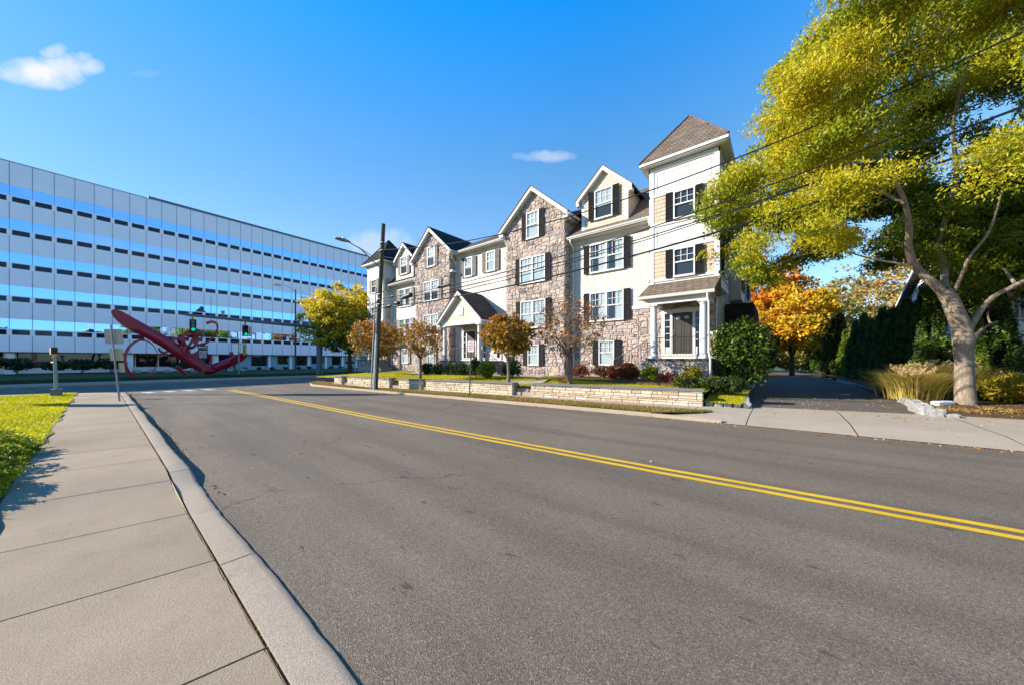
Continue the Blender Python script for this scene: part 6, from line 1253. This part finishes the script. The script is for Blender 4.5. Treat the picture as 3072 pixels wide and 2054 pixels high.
for i, (x, y, s_) in enumerate(rows):
    o = ap if i == 0 else copy_tree(ap); o.location = (x, y, .1); o.scale = (s_ * 1.15, s_ * 1.15, s_ * (1.06 + .05 * math.sin(i * 2.3))); o.rotation_euler = (0, 0, i * 1.3); tag(o, AL(i), 'arborvitae', 'dark arborvitae screen right of the driveway')
for i, (x, y, s_) in enumerate(((6.35, 21.9, 1.12), (6.1, 22.9, 1.0), (5.7, 21.5, .92), (6.75, 22.5, .95))):
    o = copy_tree(ap); o.location = (x, y, .1); o.scale = (s_ * 1.3, s_ * 1.3, s_ * 1.05); o.rotation_euler = (0, 0, i * 2.1); tag(o, ['tall dark evergreen right behind the big trunk', 'dark evergreen just behind the tall one right of the trunk', 'dark evergreen hidden mostly by the big trunk', 'dark evergreen standing against the garage corner'][i], 'arborvitae', 'dark evergreens behind the big trunk')
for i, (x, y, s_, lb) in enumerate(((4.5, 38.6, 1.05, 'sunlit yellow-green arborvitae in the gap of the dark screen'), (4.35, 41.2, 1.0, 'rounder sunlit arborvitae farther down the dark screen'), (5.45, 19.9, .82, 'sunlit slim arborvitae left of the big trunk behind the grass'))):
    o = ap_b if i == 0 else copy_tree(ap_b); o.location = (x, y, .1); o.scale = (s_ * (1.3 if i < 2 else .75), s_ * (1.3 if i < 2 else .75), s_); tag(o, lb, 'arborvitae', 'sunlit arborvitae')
# ---- background trees behind the driveway
tree('maple_tree', (-2.2, 47.5, .1), 13, (4.6, 4.6, 4.6), 9.2, 'orange-red autumn maple behind the right end of the apartment building', 'leaf_autumn', 'bark_dark', .22, 170, 60, .26, (.45, .95), (.6, 1.2), tgrad=(-.25, 0, .1))
tree('yellow_tree', (.8, 44, .1), 8, (4.0, 4.0, 3.2), 5.6, 'golden yellow tree over the left side of the driveway end', 'leaf_yellow', 'bark_dark', .2, 170, 70, .22, (.45, .95), (.5, 1.1), tgrad=(-.2, -.1, .2), zmin=2.6)
tree('lacy_tree', (8.2, 40, .1), 10, (4.4, 4.6, 3.4), 7.6, 'airy tan and olive tree above the arborvitae screen', 'leaf_lacy', 'twig', .16, 230, 26, .17, (.2, .9), (.5, 1.0), hollow=.2, zmin=4.0)
tree('lacy_tree', (5.0, 58, .1), 11, (5.5, 5, 4.5), 7.8, 'second airy brownish tree farther back over the driveway', 'leaf_lacy', 'twig', .16, 220, 30, .22, (.1, .9), (.6, 1.2), hollow=.2, zmin=2.5)
tree('shade_tree', (-1.4, 33.2, .1), 3.6, (1.25, 1.25, 1.25), 2.35, 'round dark clipped tree in the shade left of the driveway', 'leaf_dark', 'twig', .06, 70, 60, .09, (0, .6), (.25, .45), hollow=.5, droop=0)
tree('shade_tree', (-2.2, 42, .1), 5.5, (2.2, 2.2, 2.2), 3.0, 'dark evergreen mass at the far left side of the driveway', 'leaf_dark', 'twig', .1, 90, 60, .16, (0, .6), (.4, .8), droop=0)
for i, (x, y, r) in enumerate(((1.2, 66, 3.6), (-3.5, 62, 3.8), (5.5, 70, 4), (10, 66, 4.5), (-9, 60, 4.5), (15, 62, 5), (21, 56, 5), (28, 50, 5))):
    tree('far_tree', (x, y, .05), r * 1.9, (r, r, r), r * 1.0, ['dark tree closing the view at the end of the driveway', 'dark tree beyond the left end of the driveway', 'olive tree beyond the right end of the driveway', 'olive tree behind the arborvitae screen and the white house', 'dark tree hidden behind the apartment block', 'green tree behind the white house roof', 'green tree behind the right end of the white house', 'green tree at the far right behind the big crown'][i], 'leaf_lacy' if i in (2, 3) else 'leaf_dark' if i in (1, 4) else 'leaf_yellow', 'bark_dark', .2, 90, 60, .34, (0, .5), (.8, 1.5))
bush('end_shrub', (1.0, 60.5, .05), (2.2, 1.2, 1.6), 2600, .16, 'leaf_lacy', 'olive shrub closing the far end of the driveway', tone=(0, .6), clumps=26, bot=-.9)
bush('end_shrub', (-1.8, 58, .05), (1.8, 1.4, 1.8), 2600, .16, 'leaf_dark', 'dark shrub at the far left end of the driveway', tone=(0, .6), clumps=26, bot=-.9)
bush('end_shrub', (3.2, 62, .05), (1.6, 1.2, 1.2), 2000, .16, 'leaf_dark', 'low dark mound at the far right end of the driveway', tone=(0, .6), clumps=22, bot=-.9)
# behind the camera, seen only as reflections in the office glass
tree('spruce_tree', (31, -6, .0), 12, (2.6, 2.6, 5.2), 6.5, 'dark conifer behind the viewer, mirrored in the office glass at the far left', 'leaf_dark', 'bark_dark', .2, 130, 50, .3, (0, .8), (.5, .9))
tree('maple_tree', (48, 12.5, .0), 12, (5, 5, 3.6), 8.2, 'red autumn tree behind the viewer, mirrored in the lowest office glass band', 'leaf_autumn', 'bark_dark', .2, 120, 50, .35, (.6, 1), (.7, 1.3))

# ================================================================ WHITE HOUSE AT THE RIGHT
hs_ = root_of('white_house', (12, 27, 0), 0, 'white clapboard house with a gable, upper porch and garage behind the big tree', 'house')
w = MB(); w.box(6.9, 24.6, .0, 18, 36, 5.6); obj('wall', w, 'house_white', hs_); s = MB(); siding(s, front(24.6), 6.9, 18, .1, 5.6, .14); siding(s, lside(6.9), 24.6, 36, .1, 5.6, .14); 
siding(s, lside(6.9), 24.6, 36, 5.6, 8.0, .14, .02, lambda z: (24.6 + 5.7 * (z - 5.6) / 2.5, 36 - 5.7 * (z - 5.6) / 2.5)); obj('siding', s, 'house_white', hs_)
g_ = MB(); g_.prism([(6.92, 24.6, 5.6), (6.92, 30.3, 8.1), (6.92, 36, 5.6)], (11, 0, 0)); obj('gable', g_, 'house_white', hs_)
r_ = MB()
for s_ in (-1, 1): r_.prism([(6.5, 30.3, 8.32), (6.5, 30.3 + s_ * 6.3, 5.56), (6.5, 30.3 + s_ * 6.3, 5.4), (6.5, 30.3, 8.14)], (12, 0, 0))
obj('roof', r_, 'shingle_brown', hs_)
tr = MB()
for s_ in (-1, 1): tr.prism([(6.46, 30.3, 8.22), (6.46, 30.3 + s_ * 6.3, 5.46), (6.46, 30.3 + s_ * 6.3, 5.26), (6.46, 30.3, 8.0)], (-.05, 0, 0))
obj('rake_board', tr, 'white_trim', hs_)
for u, z0 in ((26.5, 1.2), (31, 1.2), (26.5, 4.0), (31, 4.0), (29.8, 6.1)): win(lside(6.9), u, u + .95, z0, z0 + 1.35, 1, None, drape='half', par=hs_)
w = MB(); w.box(7.0, 22.9, 0, 17.6, 24.5, 2.75); gr_ = obj('garage_wall', w, 'house_white', hs_)
gd = MB(); f = front(22.9)
for c in (7.6, 11.4): 
    for k in range(4): bx(gd, f, c, c + 2.9, .15 + .56 * k, .15 + .56 * k + .54, 0, .03)
obj('garage_door', gd, 'white_trim', hs_)
for c in (7.25, 10.95, 14.6): p_ = MB(); bx(p_, f, c - .16, c + .16, .1, 2.4, 0, .16); bx(p_, f, c - .24, c + .24, 2.4, 2.55, 0, .24); obj('pilaster', p_, 'white_trim', hs_)
b_2 = MB(); b_2.box(6.7, 22.5, 2.75, 17.8, 24.5, 3.1); obj('porch_deck', b_2, 'house_white', hs_)
rl_ = MB(); x = 6.8; rl_.box(6.8, 22.55, 3.95, 17.7, 22.62, 4.02); rl_.box(6.8, 22.55, 3.2, 17.7, 22.62, 3.25)
while x < 17.7: rl_.box(x - .02, 22.57, 3.1, x + .02, 22.60, 3.95); x += .14
obj('railing', rl_, 'white_trim', hs_)
for c in (7.0, 9.6, 12.4, 15.4): obj('porch_post', MB().box(c - .08, 22.52, 3.1, c + .08, 22.68, 5.5), 'white_trim', hs_)
b_2 = MB(); b_2.box(6.6, 22.3, 5.5, 18, 24.6, 5.75); obj('porch_roof', b_2, 'house_white', hs_)
for u in (7.8, 10.4, 13.2): win(front(24.6), u, u + 1.0, 3.3, 5.0, 1, None, drape=None, par=hs_)
# potted plant on the portico
bush('potted_plant', (-15.8, 16.1, 1.75), (.26, .26, .34), 500, .06, 'leaf_box', 'potted green plant on the portico floor beside the right column', 'plant', tone=(.4, 1), clumps=10)
bpy.data.objects['potted_plant']; pt_ = MB().lathe((-15.8, 16.1, 1.60), [(0, 0), (.12, 0), (.16, .24), (.18, .26), (.15, .27)], 16); obj('pot', pt_, 'flower_pot', bpy.data.objects['potted_plant'])

# overall albedo trim for the exposure in use
for m_ in bpy.data.materials:
    if m_.name in ('panel_white', 'panel_teal', 'house_white', 'curtain', 'blind', 'green_lens', 'mullion'): continue
    p_ = m_.node_tree.nodes.get('Principled BSDF')
    if not p_ or not p_.inputs['Base Color'].is_linked: continue
    lk = p_.inputs['Base Color'].links[0]; src = lk.from_socket; mm = m_.node_tree.nodes.new('ShaderNodeMixRGB'); mm.blend_type = 'MULTIPLY'; mm.inputs[0].default_value = 1; mm.inputs[2].default_value = (.76, .76, .76, 1)
    m_.node_tree.links.new(src, mm.inputs[1]); m_.node_tree.links.new(mm.outputs[0], p_.inputs['Base Color'])
